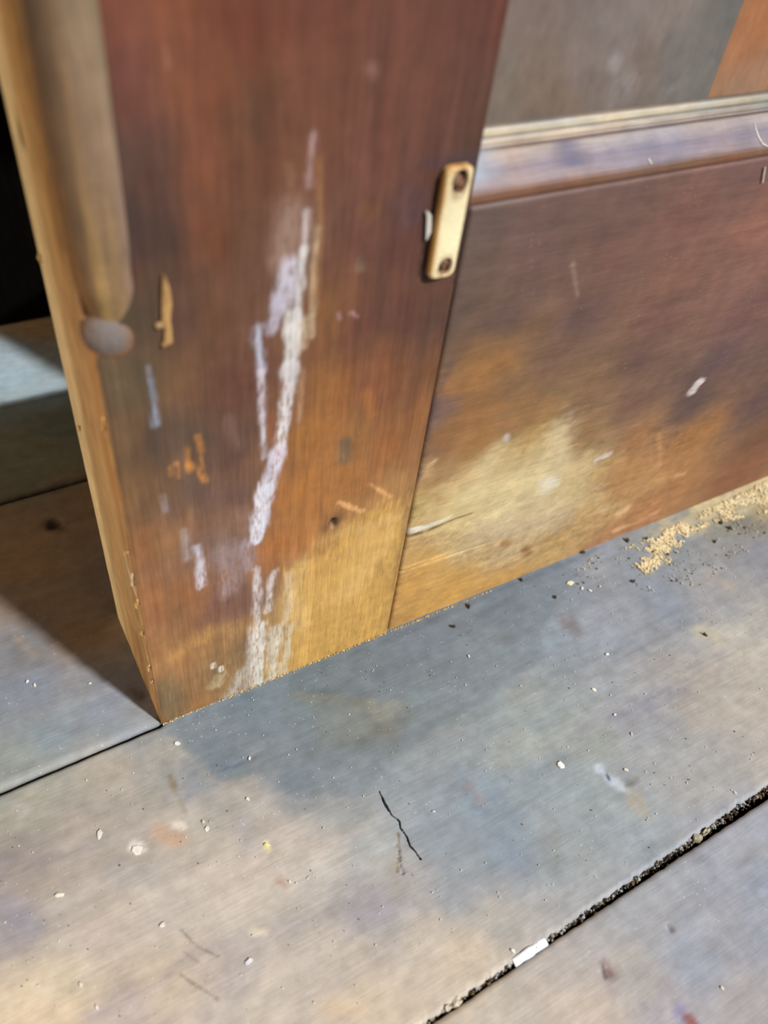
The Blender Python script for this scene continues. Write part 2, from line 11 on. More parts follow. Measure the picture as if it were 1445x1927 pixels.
FLOOR_S = [[1,[[-0.002,-0.0004],[0.0067,-0.0187],[0.0058,-0.0319],[-0.0009,-0.041],[-0.0034,-0.0512],[0.0053,-0.0486],[0.0191,-0.0499],[0.0369,-0.0537],[0.0496,-0.07],[0.0682,-0.0869],[0.093,-0.0923],[0.1062,-0.0814],[0.1362,-0.0809],[0.1801,-0.0741],[0.2305,-0.0633],[0.3069,-0.0136],[0.2326,0.004],[0.1568,-0.0018],[0.0659,-0.0026]],[0.0,0.0],[112,124,132],0.6,0.00405,0.0036],[1,[[0.1133,-0.1067],[0.1506,-0.1181],[0.1642,-0.153],[0.1509,-0.1758],[0.1244,-0.1776],[0.1098,-0.1579],[0.1031,-0.1354]],[0.0,0.0],[132,144,154],0.5,0.0099,0.0054],[1,[[-0.1001,-0.0443],[-0.0908,-0.0721],[-0.0943,-0.0814],[-0.107,-0.0774]],[0.0,0.0],[150,145,152],0.5,0.0054,0.0045],[1,[[-0.0905,-0.112],[-0.1105,-0.0939],[-0.1145,-0.1132],[-0.0809,-0.1311]],[0.0,0.0],[222,200,170],0.5,0.0135,0.009],[1,[[0.0285,-0.1776],[0.0658,-0.1759],[0.1054,-0.1854],[0.112,-0.2002],[0.0821,-0.2008],[0.0509,-0.2014],[0.0148,-0.1821]],[0.0,0.0],[206,190,168],0.5,0.0108,0.0072],[1,[[-0.051,-0.0812],[0.0049,-0.0855],[0.0454,-0.0931],[0.0497,-0.1239],[0.0034,-0.1323],[-0.0478,-0.1056]],[0.0,0.0],[194,184,172],0.45,0.0108,0.0072],[1,[[0.1768,-0.0969],[0.2024,-0.1013],[0.2142,-0.1191],[0.1737,-0.1184],[0.1522,-0.1041]],[0.0,0.0],[168,166,150],0.35,0.0063,0.0045],[1,[[0.132,-0.0211],[0.1666,-0.024],[0.1913,-0.0447],[0.174,-0.0585],[0.1448,-0.0403]],[0.0,0.0],[104,114,120],0.4,0.0063,0.0054],[1,[[0.0863,-0.0289],[0.1148,-0.0385],[0.1372,-0.0534],[0.1216,-0.0738],[0.1013,-0.0639],[0.0768,-0.0557]],[0.0,0.0],[124,126,116],0.5,0.0054,0.0063],[1,[[0.3223,-0.1113],[0.4011,-0.1196],[0.3602,-0.1565],[0.2972,-0.1474]],[0.0,0.0],[178,170,158],0.4,0.0117,0.0063],[1,[[0.2279,-0.149],[0.2786,-0.1664],[0.3417,-0.1732],[0.3242,-0.1889],[0.2637,-0.1817],[0.215,-0.1787]],[0.0,0.0],[160,160,158],0.4,0.0099,0.0054],[0,[[0.004,-0.0219],[0.0139,-0.0466],[0.0317,-0.0659],[0.0521,-0.0789],[0.0741,-0.0888]],[0.00151,0.00272],[178,170,160],0.5,0.00544,0.00362],[0,[[0.0017,-0.037],[0.0001,-0.0501]],[0.00492,0.00369],[165,160,165],0.5,0.00615,0.00307],[0,[[0.0168,-0.0391],[0.0283,-0.043],[0.0446,-0.0436]],[0.00123,0.00123],[85,95,105],0.7,0.00246,0.00092],[0,[[0.0806,-0.018],[0.0985,-0.0266],[0.1131,-0.0418]],[0.0033,0.00528],[88,98,98],0.5,0.00528,0.00396],[0,[[0.0863,-0.0289],[0.1141,-0.0256]],[0.00335,0.00335],[92,102,104],0.5,0.0047,0.00335],[0,[[0.118,-0.0603],[0.1323,-0.0552],[0.1357,-0.0527]],[0.00843,0.00389],[108,108,102],0.6,0.00713,0.00454],[0,[[0.1173,-0.0479],[0.1311,-0.0505]],[0.0047,0.0047],[150,150,138],0.5,0.0047,0.00402],[0,[[0.1041,-0.0653],[0.0898,-0.0582]],[0.00396,0.00396],[98,106,104],0.5,0.00462,0.0033],[0,[[0.1446,-0.1041],[0.1463,-0.1159],[0.1434,-0.1288]],[0.00255,0.00382],[118,132,150],0.6,0.00446,0.00191],[0,[[0.1449,-0.1152],[0.1475,-0.1255]],[0.00324,0.00324],[150,138,132],0.6,0.00389,0.00259],[0,[[0.1668,-0.1113],[0.1816,-0.1186]],[0.00402,0.00402],[168,164,150],0.35,0.00604,0.00335],[0,[[0.1691,-0.1221],[0.1701,-0.1234]],[0.00162,0.00162],[110,115,118],0.7,0.00162,0.00097],[0,[[0.1768,-0.1542],[0.1734,-0.1611],[0.1656,-0.1737]],[0.00376,0.00689],[128,128,120],0.5,0.00564,0.00313],[0,[[0.1565,-0.1318],[0.1594,-0.1438],[0.1426,-0.162]],[0.00492,0.00799],[128,142,155],0.4,0.00738,0.00307],[0,[[0.2238,-0.1413],[0.2268,-0.1504],[0.2298,-0.1593]],[0.00235,0.00335],[195,205,218],0.85,0.00268,0.00302],[0,[[0.2324,-0.1587],[0.2407,-0.1591]],[0.00201,0.00201],[90,90,78],0.8,0.00201,0.00168],[0,[[0.2338,-0.1668],[0.2308,-0.1726]],[0.0047,0.0047],[165,155,135],0.7,0.00402,0.00335],[0,[[0.2258,-0.148],[0.2254,-0.15]],[0.00101,0.00101],[60,65,90],0.9,0.00067,0.00034],[0,[[0.2407,-0.0794],[0.3292,-0.1146],[0.4085,-0.1129]],[0.00148,0.00259],[130,130,138],0.3,0.00517,0.00222],[0,[[0.2303,-0.1149],[0.269,-0.1169],[0.3201,-0.1239]],[0.00277,0.00347],[138,138,150],0.5,0.00485,0.00277],[0,[[0.2542,-0.1182],[0.2853,-0.1248]],[0.00282,0.00282],[135,132,148],0.5,0.00423,0.00282],[0,[[0.3265,0.0176],[0.3273,0.0055]],[0.00255,0.00255],[120,90,70],0.5,0.0034,0.00213],[0,[[0.2759,-0.0464],[0.2771,-0.0569]],[0.0054,0.0054],[120,105,105],0.6,0.0054,0.00347],[0,[[0.4045,-0.0632],[0.4084,-0.0705]],[0.0051,0.0051],[165,150,130],0.6,0.0051,0.00383],[0,[[0.3589,-0.0949],[0.3646,-0.1025]],[0.00403,0.00403],[195,185,150],0.7,0.00483,0.00322],[0,[[0.4689,-0.0328],[0.4883,-0.0381]],[0.00836,0.00836],[112,108,106],0.6,0.00836,0.00372],[0,[[0.4527,-0.0066],[0.5113,-0.0052],[0.5305,-0.003]],[0.01022,0.01208],[220,200,150],0.75,0.00743,0.00743],[0,[[0.3981,-0.0079],[0.4332,-0.014]],[0.00717,0.00717],[205,188,142],0.6,0.00627,0.00627],[0,[[0.3702,-0.0076],[0.3981,-0.0079]],[0.00611,0.00611],[150,152,140],0.5,0.00611,0.00524],[0,[[0.3635,-0.0335],[0.3748,-0.0301],[0.4063,-0.0115]],[0.0034,0.00425],[215,198,150],0.6,0.00425,0.00383],[0,[[0.1492,-0.0044],[0.1828,-0.0043],[0.2757,-0.0022],[0.3372,-0.0018]],[0.00143,0.00143],[70,82,98],0.55,0.00501,0.00179],[0,[[-0.0021,-0.0027],[0.0582,-0.0039],[0.1482,-0.0062]],[0.00092,0.00092],[85,100,110],0.4,0.00369,0.00154],[0,[[0.1965,-0.0169],[0.2183,-0.0173],[0.2511,-0.0096]],[0.00581,0.00581],[95,102,112],0.4,0.00654,0.00436],[0,[[0.223,-0.0365],[0.246,-0.0424]],[0.00517,0.00517],[112,112,116],0.4,0.00591,0.00443],[0,[[0.0446,-0.1523],[0.0759,-0.1585],[0.1105,-0.1674],[0.1376,-0.169]],[0.00376,0.00698],[150,152,160],0.35,0.00698,0.00322],[0,[[-0.0304,-0.1255],[-0.0046,-0.1309],[0.0364,-0.138],[0.0635,-0.1462]],[0.00268,0.00429],[158,150,152],0.4,0.00537,0.00322],[0,[[-0.0778,-0.1286],[-0.0455,-0.1307],[-0.0304,-0.1255]],[0.00192,0.0024],[158,145,148],0.5,0.00385,0.00192],[0,[[-0.0983,-0.0361],[-0.08,-0.0485],[-0.0488,-0.0551],[-0.0213,-0.0594]],[0.00206,0.00154],[142,132,134],0.5,0.00412,0.00257],[0,[[-0.1039,-0.0625],[-0.092,-0.0771]],[0.00566,0.0036],[140,135,148],0.5,0.00515,0.00257],[0,[[-0.0479,-0.0709],[-0.0319,-0.0822]],[0.00483,0.00483],[158,154,150],0.5,0.00537,0.00322],[0,[[-0.0067,-0.0433],[-0.0057,-0.0574]],[0.00089,0.00089],[130,112,85],0.4,0.00178,0.00119],[0,[[-0.0062,-0.0331],[-0.0062,-0.0401]],[0.00116,0.00145],[130,115,82],0.8,0.00145,0.00116],[0,[[-0.0218,-0.0608],[-0.0157,-0.0687]],[0.00447,0.00447],[205,165,130],0.6,0.00447,0.0028],[0,[[-0.0365,-0.0613],[-0.0324,-0.0665]],[0.00252,0.00252],[225,215,205],0.8,0.00196,0.00196],[0,[[-0.0128,-0.0605],[-0.0095,-0.0638]],[0.00174,0.00174],[222,210,195],0.7,0.00145,0.00174],[0,[[-0.0806,-0.0165],[-0.0852,-0.0126]],[0.00252,0.00252],[190,185,185],0.6,0.0028,0.00224],[0,[[0.0269,-0.0919],[0.0264,-0.0964]],[0.00112,0.0014],[215,205,150],0.9,0.00084,0.00056],[0,[[0.0252,-0.1144],[0.0263,-0.1174]],[0.002,0.002],[165,130,105],0.7,0.00228,0.00143],[0,[[0.0206,-0.0773],[0.0175,-0.0919]],[0.00335,0.00335],[160,158,165],0.4,0.00503,0.00224],[0,[[-0.0285,-0.1128],[-0.0241,-0.1234],[-0.0166,-0.1328]],[0.00051,0.00051],[120,100,90],0.7,0.00077,0.00077],[0,[[-0.0354,-0.1321],[-0.0303,-0.14],[-0.0234,-0.1501]],[0.00077,0.00051],[110,92,82],0.8,0.00077,0.00077],[0,[[-0.0307,-0.1227],[-0.0248,-0.1325]],[0.00053,0.00053],[130,108,95],0.6,0.00079,0.00079],[0,[[0.0042,-0.1304],[0.0072,-0.1336]],[0.00188,0.00188],[228,215,190],0.7,0.00215,0.00161],[0,[[0.0219,-0.1792],[0.0351,-0.1874]],[0.00322,0.00322],[215,185,150],0.4,0.00429,0.00268],[0,[[0.0943,-0.1211],[0.0904,-0.129],[0.0837,-0.1383]],[0.00074,0.00074],[120,98,62],0.85,0.00089,0.00059],[0,[[0.083,-0.1348],[0.0775,-0.1474]],[0.00233,0.00233],[160,150,135],0.4,0.00291,0.00174],[0,[[0.1571,-0.228],[0.1566,-0.2319]],[0.00257,0.00285],[128,98,92],0.9,0.00228,0.00086],[0,[[0.1558,-0.2273],[0.1533,-0.2324]],[0.00086,0.00086],[80,62,55],0.8,0.00086,0.00057],[0,[[0.2006,-0.2309],[0.2005,-0.2314]],[0.00148,0.00148],[85,55,50],0.95,0.00089,0.0003],[0,[[0.177,-0.2629],[0.1774,-0.2683]],[0.00342,0.00342],[120,115,160],0.7,0.00399,0.00228],[0,[[0.1785,-0.2671],[0.1795,-0.27]],[0.00257,0.00257],[145,85,50],0.9,0.00171,0.00114],[0,[[0.2402,-0.2101],[0.2448,-0.2141]],[0.00259,0.00259],[128,128,138],0.6,0.00324,0.00259],[0,[[0.1494,-0.2198],[0.1836,-0.2232],[0.2197,-0.2268]],[0.00143,0.00143],[165,160,165],0.3,0.00399,0.00228],[0,[[0.2403,-0.2646],[0.1754,-0.2528]],[0.00246,0.00246],[152,150,165],0.35,0.00615,0.00246],[0,[[0.149,-0.2334],[0.2004,-0.2465],[0.2529,-0.2532]],[0.00134,0.00134],[155,150,158],0.3,0.00376,0.00215],[0,[[-0.0183,0.1833],[-0.0133,0.1783]],[0.0043,0.00501],[60,42,32],0.8,0.00358,0.00143],[0,[[-0.0081,0.0286],[-0.0049,0.0231]],[0.00255,0.00255],[70,50,38],0.7,0.00255,0.00127],[0,[[-0.0451,0.2175],[0.018,0.2186]],[0.00437,0.00437],[90,80,65],0.6,0.00437,0.00146],[0,[[-0.0611,0.0961],[-0.0552,0.0803]],[0.00191,0.00191],[190,160,120],0.3,0.00319,0.00191],[0,[[-0.0006,0.0417],[-0.0098,0.0336]],[0.00637,0.00637],[118,112,124],0.5,0.00701,0.00255],[0,[[0.12,-0.0431],[0.0806,-0.018]],[0.00198,0.00198],[150,140,110],0.3,0.00264,0.00264]]  # first patch paints the blue-grey shadow before the cabinet into the boards
PANEL_S = [[0,[[0.2375,0.3407],[0.2388,0.3392]],[0.00313,0.00313],[152,144,140],0.8,0.00313,0.00125],[0,[[0.246,0.3316],[0.2502,0.3291]],[0.00652,0.00652],[142,132,127],0.7,0.00522,0.00163],[0,[[0.2441,0.3251],[0.2439,0.3217]],[0.00261,0.00261],[138,128,124],0.6,0.00326,0.0013],[0,[[0.2234,0.3575],[0.2252,0.3565]],[0.0023,0.0023],[142,132,125],0.6,0.00288,0.00115],[0,[[0.2796,0.3257],[0.2822,0.3273]],[0.00182,0.00182],[140,134,130],0.6,0.00218,0.00145],[0,[[0.1822,0.3452],[0.1838,0.3421]],[0.00237,0.00237],[130,122,112],0.5,0.00264,0.00105]]
GEO = {"crack":[[0.0967,-0.0945],[0.096,-0.1008],[0.096,-0.1064],[0.0962,-0.1099],[0.0978,-0.1131],[0.0984,-0.1151],[0.0969,-0.1184],[0.0973,-0.1206],[0.0977,-0.1235],[0.0969,-0.1296],[0.0979,-0.1337],[0.0983,-0.1381]],"crack2":[[0.0897,-0.1254],[0.0899,-0.1287],[0.0887,-0.1319],[0.0864,-0.1365],[0.086,-0.1401]],"cr_a":[[0.0147,-0.0406],[0.0283,-0.043],[0.0406,-0.0435]],"nail1":[[0.157,-0.2302]],"nail2":[[0.2004,-0.2311]],"nail3":[[-0.0154,0.1803]],"nails":[[0.1052,0.1315],[0.1076,0.1824],[0.1069,0.3055],[0.1068,0.2836],[0.1268,0.3053]],"gouge":[[0.0276,0.2948],[0.0278,0.2895],[0.0277,0.2831],[0.0267,0.2767],[0.0273,0.272],[0.0267,0.2674],[0.0247,0.266]],"gouge2":[[0.0237,0.2762],[0.0245,0.2738]],"sliver_white":[[0.1865,1.3208]],"strip":[[0.1147,-0.2069],[0.1365,-0.2059]],"crumb":[[0.0792,-0.2063],[0.074,-0.2061],[0.25,-0.2015],[0.2574,-0.2015]],"flakes":[[0.2037,-0.1298],[-0.0505,-0.0482],[-0.0354,-0.065],[-0.0766,-0.0692],[-0.0041,-0.142],[-0.0356,-0.1064],[-0.0783,-0.1142],[-0.0743,-0.1268],[0.0268,-0.0934],[0.0041,-0.0163],[0.2982,-0.0194],[0.3035,-0.0272],[0.3078,-0.0313],[0.2814,-0.025],[0.1187,-0.1192],[0.1951,-0.0402],[0.2574,-0.1181],[0.2568,-0.0972],[0.2831,-0.0798],[0.2043,-0.2653],[0.1172,-0.2001],[0.2582,-0.1334],[0.0011,-0.0664],[0.0015,-0.0709],[0.0274,-0.0655],[0.0297,-0.1167],[0.2387,-0.1506],[0.2906,-0.1922],[0.0381,-0.0431],[-0.0588,0.0569],[-0.0621,0.0613],[-0.0294,0.0441]],"darkbits":[[0.2179,-0.0057],[0.1983,-0.0154],[0.2801,-0.0255],[0.3773,-0.0225],[0.3821,-0.0099],[0.4521,-0.0223],[0.4549,-0.0297],[0.4328,-0.0353],[0.359,-0.0975],[0.2663,-0.0018],[0.367,-0.005],[0.3258,0.0004],[0.3439,-0.0385],[0.3865,-0.0295]],"sawpoly":[[0.3567,-0.0105],[0.3969,-0.0092],[0.4527,-0.0066],[0.5305,-0.003],[0.5001,-0.0304],[0.45,-0.0214],[0.4227,-0.0187],[0.3827,-0.0365],[0.3562,-0.0386]],"sawpoly2":[[0.3355,-0.0039],[0.3969,-0.0092],[0.5305,-0.003],[0.4788,-0.0495],[0.3949,-0.0643],[0.3384,-0.0495],[0.2932,-0.0182]],"fibre":[[0.3307,0.0142,0.3112],[0.3304,0.0087,0.307],[0.3314,0.0053,0.3045],[0.3348,0.0035,0.3033]],"fibre2":[[0.2563,0.0067,0.3053],[0.2569,0.0044,0.3037]],"fibre3":[[0.3353,0.2944],[0.3391,0.2858]],"chipw":[[0.1333,0.3022],[0.1348,0.2998],[0.1357,0.2929],[0.1352,0.2899]]}
CAM_R = [[0.867127, 0.291759, -0.403693], [-0.486034, 0.67286, -0.557701], [0.108915, 0.679806, 0.725259]]
CAM_C = [-0.04329, -0.24878, 0.45033]
CAM_F = 1526.89

# ------------------------------------------------------------------ camera
scn = bpy.context.scene
C = bpy.context.collection
cam_d = bpy.data.cameras.new('camera'); cam = bpy.data.objects.new('camera', cam_d); C.objects.link(cam)
M = Matrix(CAM_R).to_4x4(); M.translation = Vector(CAM_C); cam.matrix_world = M
cam_d.sensor_fit = 'VERTICAL'; cam_d.sensor_height = 36.0; cam_d.lens = CAM_F/1927*36.0
cam_d.clip_start = .01
cam_d.dof.use_dof = True; cam_d.dof.focus_distance = .49; cam_d.dof.aperture_fstop = cam_d.lens/5.5
scn.camera = cam
# ------------------------------------------------------------------ world, sun, lamps, exposure
w = bpy.data.worlds.new('room'); scn.world = w; w.use_nodes = True
w.node_tree.nodes['Background'].inputs[0].default_value = (1, .93, .86, 1)
w.node_tree.nodes['Background'].inputs[1].default_value = .15
def lamp(kind, name, loc, direction, color, energy, **k):
    d = bpy.data.lights.new(name, kind); o = bpy.data.objects.new(name, d); C.objects.link(o)
    o.location = loc; o.rotation_euler = Vector(direction).to_track_quat('-Z', 'Y').to_euler()
    d.color = color; d.energy = energy
    for a, b in k.items(): setattr(d, a, b)
    return o
E0 = math.radians(43)
lamp('SUN', 'daylight_from_front_window', (1, -2, 2), (-.46*math.cos(E0), .89*math.cos(E0), -math.sin(E0)), (.97, .98, 1), 4.9, angle=math.radians(4.5))
lamp('AREA', 'warm_lamp', (-1.3, .36, .30), (1.3, -.3, -.22), (1, .80, .56), 13, size=.35)
# added unseen beam behind the cabinet, lighting the far-left floor patch
dd = Vector((-.9, .109, -.42)).normalized()
e1 = Vector((-1, 0, 0)); e2 = Vector((-.46, .89, 0)).normalized()
p1 = (e1-e1.dot(dd)*dd); p2 = (e2-e2.dot(dd)*dd)
low = lamp('AREA', 'added_low_beam', (0, 0, 0), dd, (.85, .93, 1), .17, shape='RECTANGLE', size=.3*p1.length, size_y=.16*p2.length)
low.data.spread = math.radians(1.2)
ctr = Vector((.04, .328, 0))+.15*e1+.08*e2
zz = -dd; xx = p1.normalized(); yy = zz.cross(xx)
mm = Matrix((xx, yy, zz)).transposed().to_4x4(); mm.translation = ctr-dd*.7; low.matrix_world = mm
scn.view_settings.view_transform = 'Standard'; scn.view_settings.look = 'None'
scn.view_settings.exposure = .12; scn.view_settings.gamma = 1; scn.view_settings.use_curve_mapping = False
# ------------------------------------------------------------------ numeric helpers
def lin(c):
    c = np.asarray(c, float)/255
    return np.where(c <= .04045, c/12.92, ((c+.055)/1.055)**2.4)
_tab = np.random.RandomState(3).rand(512*512).astype(np.float32)
def vn(x, y, s=0):
    xi = np.floor(x).astype(np.int64); yi = np.floor(y).astype(np.int64); fx = x-xi; fy = y-yi
    fx = fx*fx*(3-2*fx); fy = fy*fy*(3-2*fy)
    def h(a, b): return _tab[((a*7349+b*91193+s*3571) % 262144)]
    return (h(xi, yi)*(1-fx)+h(xi+1, yi)*fx)*(1-fy)+(h(xi, yi+1)*(1-fx)+h(xi+1, yi+1)*fx)*fy
def fbm(x, y, s=0, o=4):
    r = 0; a = .5; t = 0
    for k in range(o):
        r = r+a*vn(x*2**k, y*2**k, s+k*17); t += a; a *= .55
    return r/t-.5
def field(U, V, pts, power=3.2, soft=.006):
    """soft blend of given colours, some with light and shade in them, between known spots"""
    num = np.zeros(U.shape+(3,)); den = np.zeros(U.shape)
    for q in pts:
        d2 = (U-q[0])**2+(V-q[1])**2+soft**2
        k = d2**(-power/2); num += k[..., None]*lin(q[2:]); den += k
    return num/den[..., None]
def seg_dist(U, V, pts, r):
    best = np.full(U.shape, 1e9)
    if len(pts) == 1: pts = pts*2
    n = len(pts)-1
    for i in range(n):
        a = np.array(pts[i]); b = np.array(pts[i+1]); d = b-a; L = max(d@d, 1e-12)
        t = np.clip(((U-a[0])*d[0]+(V-a[1])*d[1])/L, 0, 1)
        rr = r[0]+(r[1]-r[0])*((i+t)/n)
        best = np.minimum(best, np.hypot(U-a[0]-t*d[0], V-a[1]-t*d[1])-rr)
    return best
def paint(col, U, V, strokes, ax, seed=0):
    """stains, scuffs, worn patches and some painted shade; ax = stretch of the ragged edge along (u, v)"""
    for i, (k, pts, r, c, st, so, rag) in enumerate(strokes):
        P = np.array(pts); m = max(r)+so+2*rag+.004
        sel = (U > P[:, 0].min()-m) & (U < P[:, 0].max()+m) & (V > P[:, 1].min()-m) & (V < P[:, 1].max()+m)
        if not sel.any(): continue
        u = U[sel]; v = V[sel]
        if k == 1:
            d = seg_dist(u, v, pts+pts[:1], [0, 0]); ins = np.zeros(u.shape, bool); j = len(P)-1
            for a in range(len(P)):
                if P[a, 1] != P[j, 1]: ins ^= ((P[a, 1] > v) != (P[j, 1] > v)) & (u < (P[j, 0]-P[a, 0])*(v-P[a, 1])/(P[j, 1]-P[a, 1])+P[a, 0])
                j = a
            d = np.where(ins, -d, d)
        else: d = seg_dist(u, v, pts, r)
        d = d+rag*3.2*fbm(u/ax[0], v/ax[1], 50+i, 4)
        t = np.clip(.5-d/(so*2+.0002), 0, 1); t = t*t*(3-2*t)
        t = t*st*(np.clip(.95+1.5*fbm(u/ax[0]*2.3, v/ax[1]*2.3, 90+i, 3)+(1.9 if ax[1] > ax[0]*3 else .9)*fbm(u/(ax[0]*.42), v/(ax[1]*.42), 140+i, 3), .08, 1))
        col[sel] += (lin(c)-col[sel])*t[..., None]
    return col
# ------------------------------------------------------------------ mesh helpers
def link(name, me, mat, parent=None):
    o = bpy.data.objects.new(name, me); C.objects.link(o)
    if mat: me.materials.append(mat)
    if parent: o.parent = parent
    return o
def setcol(me, col, rough=None):
    a = me.color_attributes.new('Tint', 'FLOAT_COLOR', 'POINT')
    n = len(me.vertices); c = np.ones((n, 4), np.float32); c[:, :3] = np.reshape(col, (-1, 3)) if np.ndim(col) > 1 else col
    if rough is not None: c[:, 3] = np.reshape(rough, -1)
    a.data.foreach_set('color', c.ravel())
def grid(name, P, col, mat, parent=None, rough=None, wrap=False):
    nu, nv = P.shape[:2]; me = bpy.data.meshes.new(name)
    me.vertices.add(nu*nv); me.vertices.foreach_set('co', P.reshape(-1).astype(np.float32))
    I = np.arange(nu*nv).reshape(nu, nv)
    q = np.stack([I[:-1, :-1], I[1:, :-1], I[1:, 1:], I[:-1, 1:]], -1).reshape(-1, 4)
    n = len(q); me.loops.add(n*4); me.loops.foreach_set('vertex_index', q.reshape(-1).astype(np.int32))
    me.polygons.add(n); me.polygons.foreach_set('loop_start', np.arange(0, n*4, 4, dtype=np.int32))
    me.polygons.foreach_set('loop_total', np.full(n, 4, np.int32)); me.polygons.foreach_set('use_smooth', np.ones(n, bool))
    me.update(calc_edges=True); setcol(me, col, rough)
    return link(name, me, mat, parent)
def from_bm(name, bm, mat, parent=None, col=None, smooth=False):
    me = bpy.data.meshes.new(name); bmesh.ops.recalc_face_normals(bm, faces=bm.faces); bm.to_mesh(me); bm.free()
    if smooth: me.polygons.foreach_set('use_smooth', [True]*len(me.polygons))
    if col is not None: setcol(me, lin(col)*K if np.ndim(col) == 1 else col)
    return link(name, me, mat, parent)
def box(name, a, b, mat, parent=None, col=None, bev=.001):
    bm = bmesh.new(); bmesh.ops.create_cube(bm, size=1)
    for v in bm.verts: v.co = Vector([(a[i]+b[i])/2+v.co[i]*(b[i]-a[i]) for i in range(3)])
    if bev: bmesh.ops.bevel(bm, geom=bm.edges[:], offset=bev, segments=2, affect='EDGES')
    return from_bm(name, bm, mat, parent, col)
def empty(name, loc, **p):
    o = bpy.data.objects.new(name, None); o.location = loc; C.objects.link(o); o.empty_display_size = .02
    for k, v in p.items(): o[k] = v
    return o
K = .84       # how much of full white the palette's 255 stands for
# ------------------------------------------------------------------ materials
def wood(name, stretch, grain=.25, rough=.6, bump=.25, speck=None, spec=.3, blotch=.12, scale=900):
    m = bpy.data.materials.new(name); m.use_nodes = True; N = m.node_tree.nodes; L = m.node_tree.links; B = N['Principled BSDF']
    tc = N.new('ShaderNodeTexCoord'); at = N.new('ShaderNodeAttribute'); at.attribute_name = 'Tint'
    geo = N.new('ShaderNodeNewGeometry')
    mp = N.new('ShaderNodeMapping'); mp.inputs['Scale'].default_value = stretch; L.new(geo.outputs['Position'], mp.inputs[0])
    def noise(src, sc, det, ro=.6):
        n = N.new('ShaderNodeTexNoise'); n.inputs['Scale'].default_value = sc; n.inputs['Detail'].default_value = det; n.inputs['Roughness'].default_value = ro
        L.new(src, n.inputs['Vector']); return n.outputs['Fac']
    def mr(src, a, b, c, d):
        n = N.new('ShaderNodeMapRange'); L.new(src, n.inputs[0])
        for i, v in zip((1, 2, 3, 4), (a, b, c, d)): n.inputs[i].default_value = v
        return n.outputs[0]
    def mul(a, b):
        n = N.new('ShaderNodeMath'); n.operation = 'MULTIPLY'; L.new(a, n.inputs[0]); L.new(b, n.inputs[1]); return n.outputs[0]
    fine = noise(mp.outputs[0], scale, 3); mid = noise(mp.outputs[0], scale*.22, 4); iso = noise(geo.outputs['Position'], 90, 4); dust = noise(geo.outputs['Position'], 1400, 2)
    f = mul(mul(mr(fine, .3, .7, 1-grain, 1+grain), mr(mid, .3, .7, 1-grain*.8, 1+grain*.8)), mul(mr(iso, .3, .7, 1-blotch, 1+blotch), mr(dust, .3, .7, 1-grain*.5, 1+grain*.5)))
    vm = N.new('ShaderNodeVectorMath'); vm.operation = 'SCALE'; L.new(at.outputs['Color'], vm.inputs[0]); L.new(f, vm.inputs['Scale'])
    out = vm.outputs[0]
    if speck:
        vo = N.new('ShaderNodeTexVoronoi'); vo.inputs['Scale'].default_value = speck[0]; L.new(geo.outputs['Position'], vo.inputs['Vector'])
        a = mr(vo.outputs['Distance'], .0, .16, 1, 0); b = mr(noise(geo.outputs['Position'], speck[0]*.13, 2), speck[1], speck[1]+.08, 0, speck[2])
        mx = N.new('ShaderNodeMix'); mx.data_type = 'RGBA'; L.new(mul(a, b), mx.inputs[0]); L.new(out, mx.inputs[6]); mx.inputs[7].default_value = (*speck[3], 1); out = mx.outputs[2]
    L.new(out, B.inputs['Base Color']); B.inputs['Roughness'].default_value = rough
    ra = N.new('ShaderNodeMath'); ra.operation = 'MULTIPLY'; L.new(at.outputs['Alpha'], ra.inputs[0]); ra.inputs[1].default_value = rough; L.new(ra.outputs[0], B.inputs['Roughness'])
    B.inputs['Specular IOR Level'].default_value = spec
    bp = N.new('ShaderNodeBump'); bp.inputs['Strength'].default_value = bump; bp.inputs['Distance'].default_value = .0006
    L.new(mid, bp.inputs['Height']); b2 = N.new('ShaderNodeBump'); b2.inputs['Strength'].default_value = bump*.8; b2.inputs['Distance'].default_value = .0003
    L.new(fine, b2.inputs['Height']); L.new(bp.outputs[0], b2.inputs['Normal']); L.new(b2.outputs[0], B.inputs['Normal'])
    return m
def plain(name, rough=.6, metal=0, grain=.12, scale=500):
    m = wood(name, (1, 1, 1), grain, rough, .3, None, .4, .06, scale); m.node_tree.nodes['Principled BSDF'].inputs['Metallic'].default_value = metal; return m
M_STILE = wood('varnished_wood_upright', (1, 1, .05), .17, .55, .5, spec=.3)
M_RAIL = wood('varnished_wood_crosswise', (.08, 1, 1), .10, .5, .35, (330, .55, .5, tuple(lin((225, 190, 130))*K)), spec=.3)
M_FLOOR = wood('weathered_floor_wood', (.09, 1, 1), .065, .7, .4, (260, .50, .55, tuple(lin((235, 228, 215))*K)), spec=.25)
M_SIDE = wood('bare_wood_side', (1, 1, .05), .2, .7, .5)
M_BAND = wood('dusty_moulding_wood', (.06, 1, 1), .12, .5, .4, spec=.4)
M_PANEL = wood('dusty_panel_wood', (1, 1, .2), .07, .45, .1, spec=.4)
M_BIT = plain('loose_bits', .8); M_IVORY = plain('aged_ivory_enamel', .45, 0, .1, 700); M_RUST = plain('rusty_screw_metal', .6, .35, .3)
M_WALL = wood('dark_wall_wood', (1, 1, .06), .25, 1, .5, spec=.05)

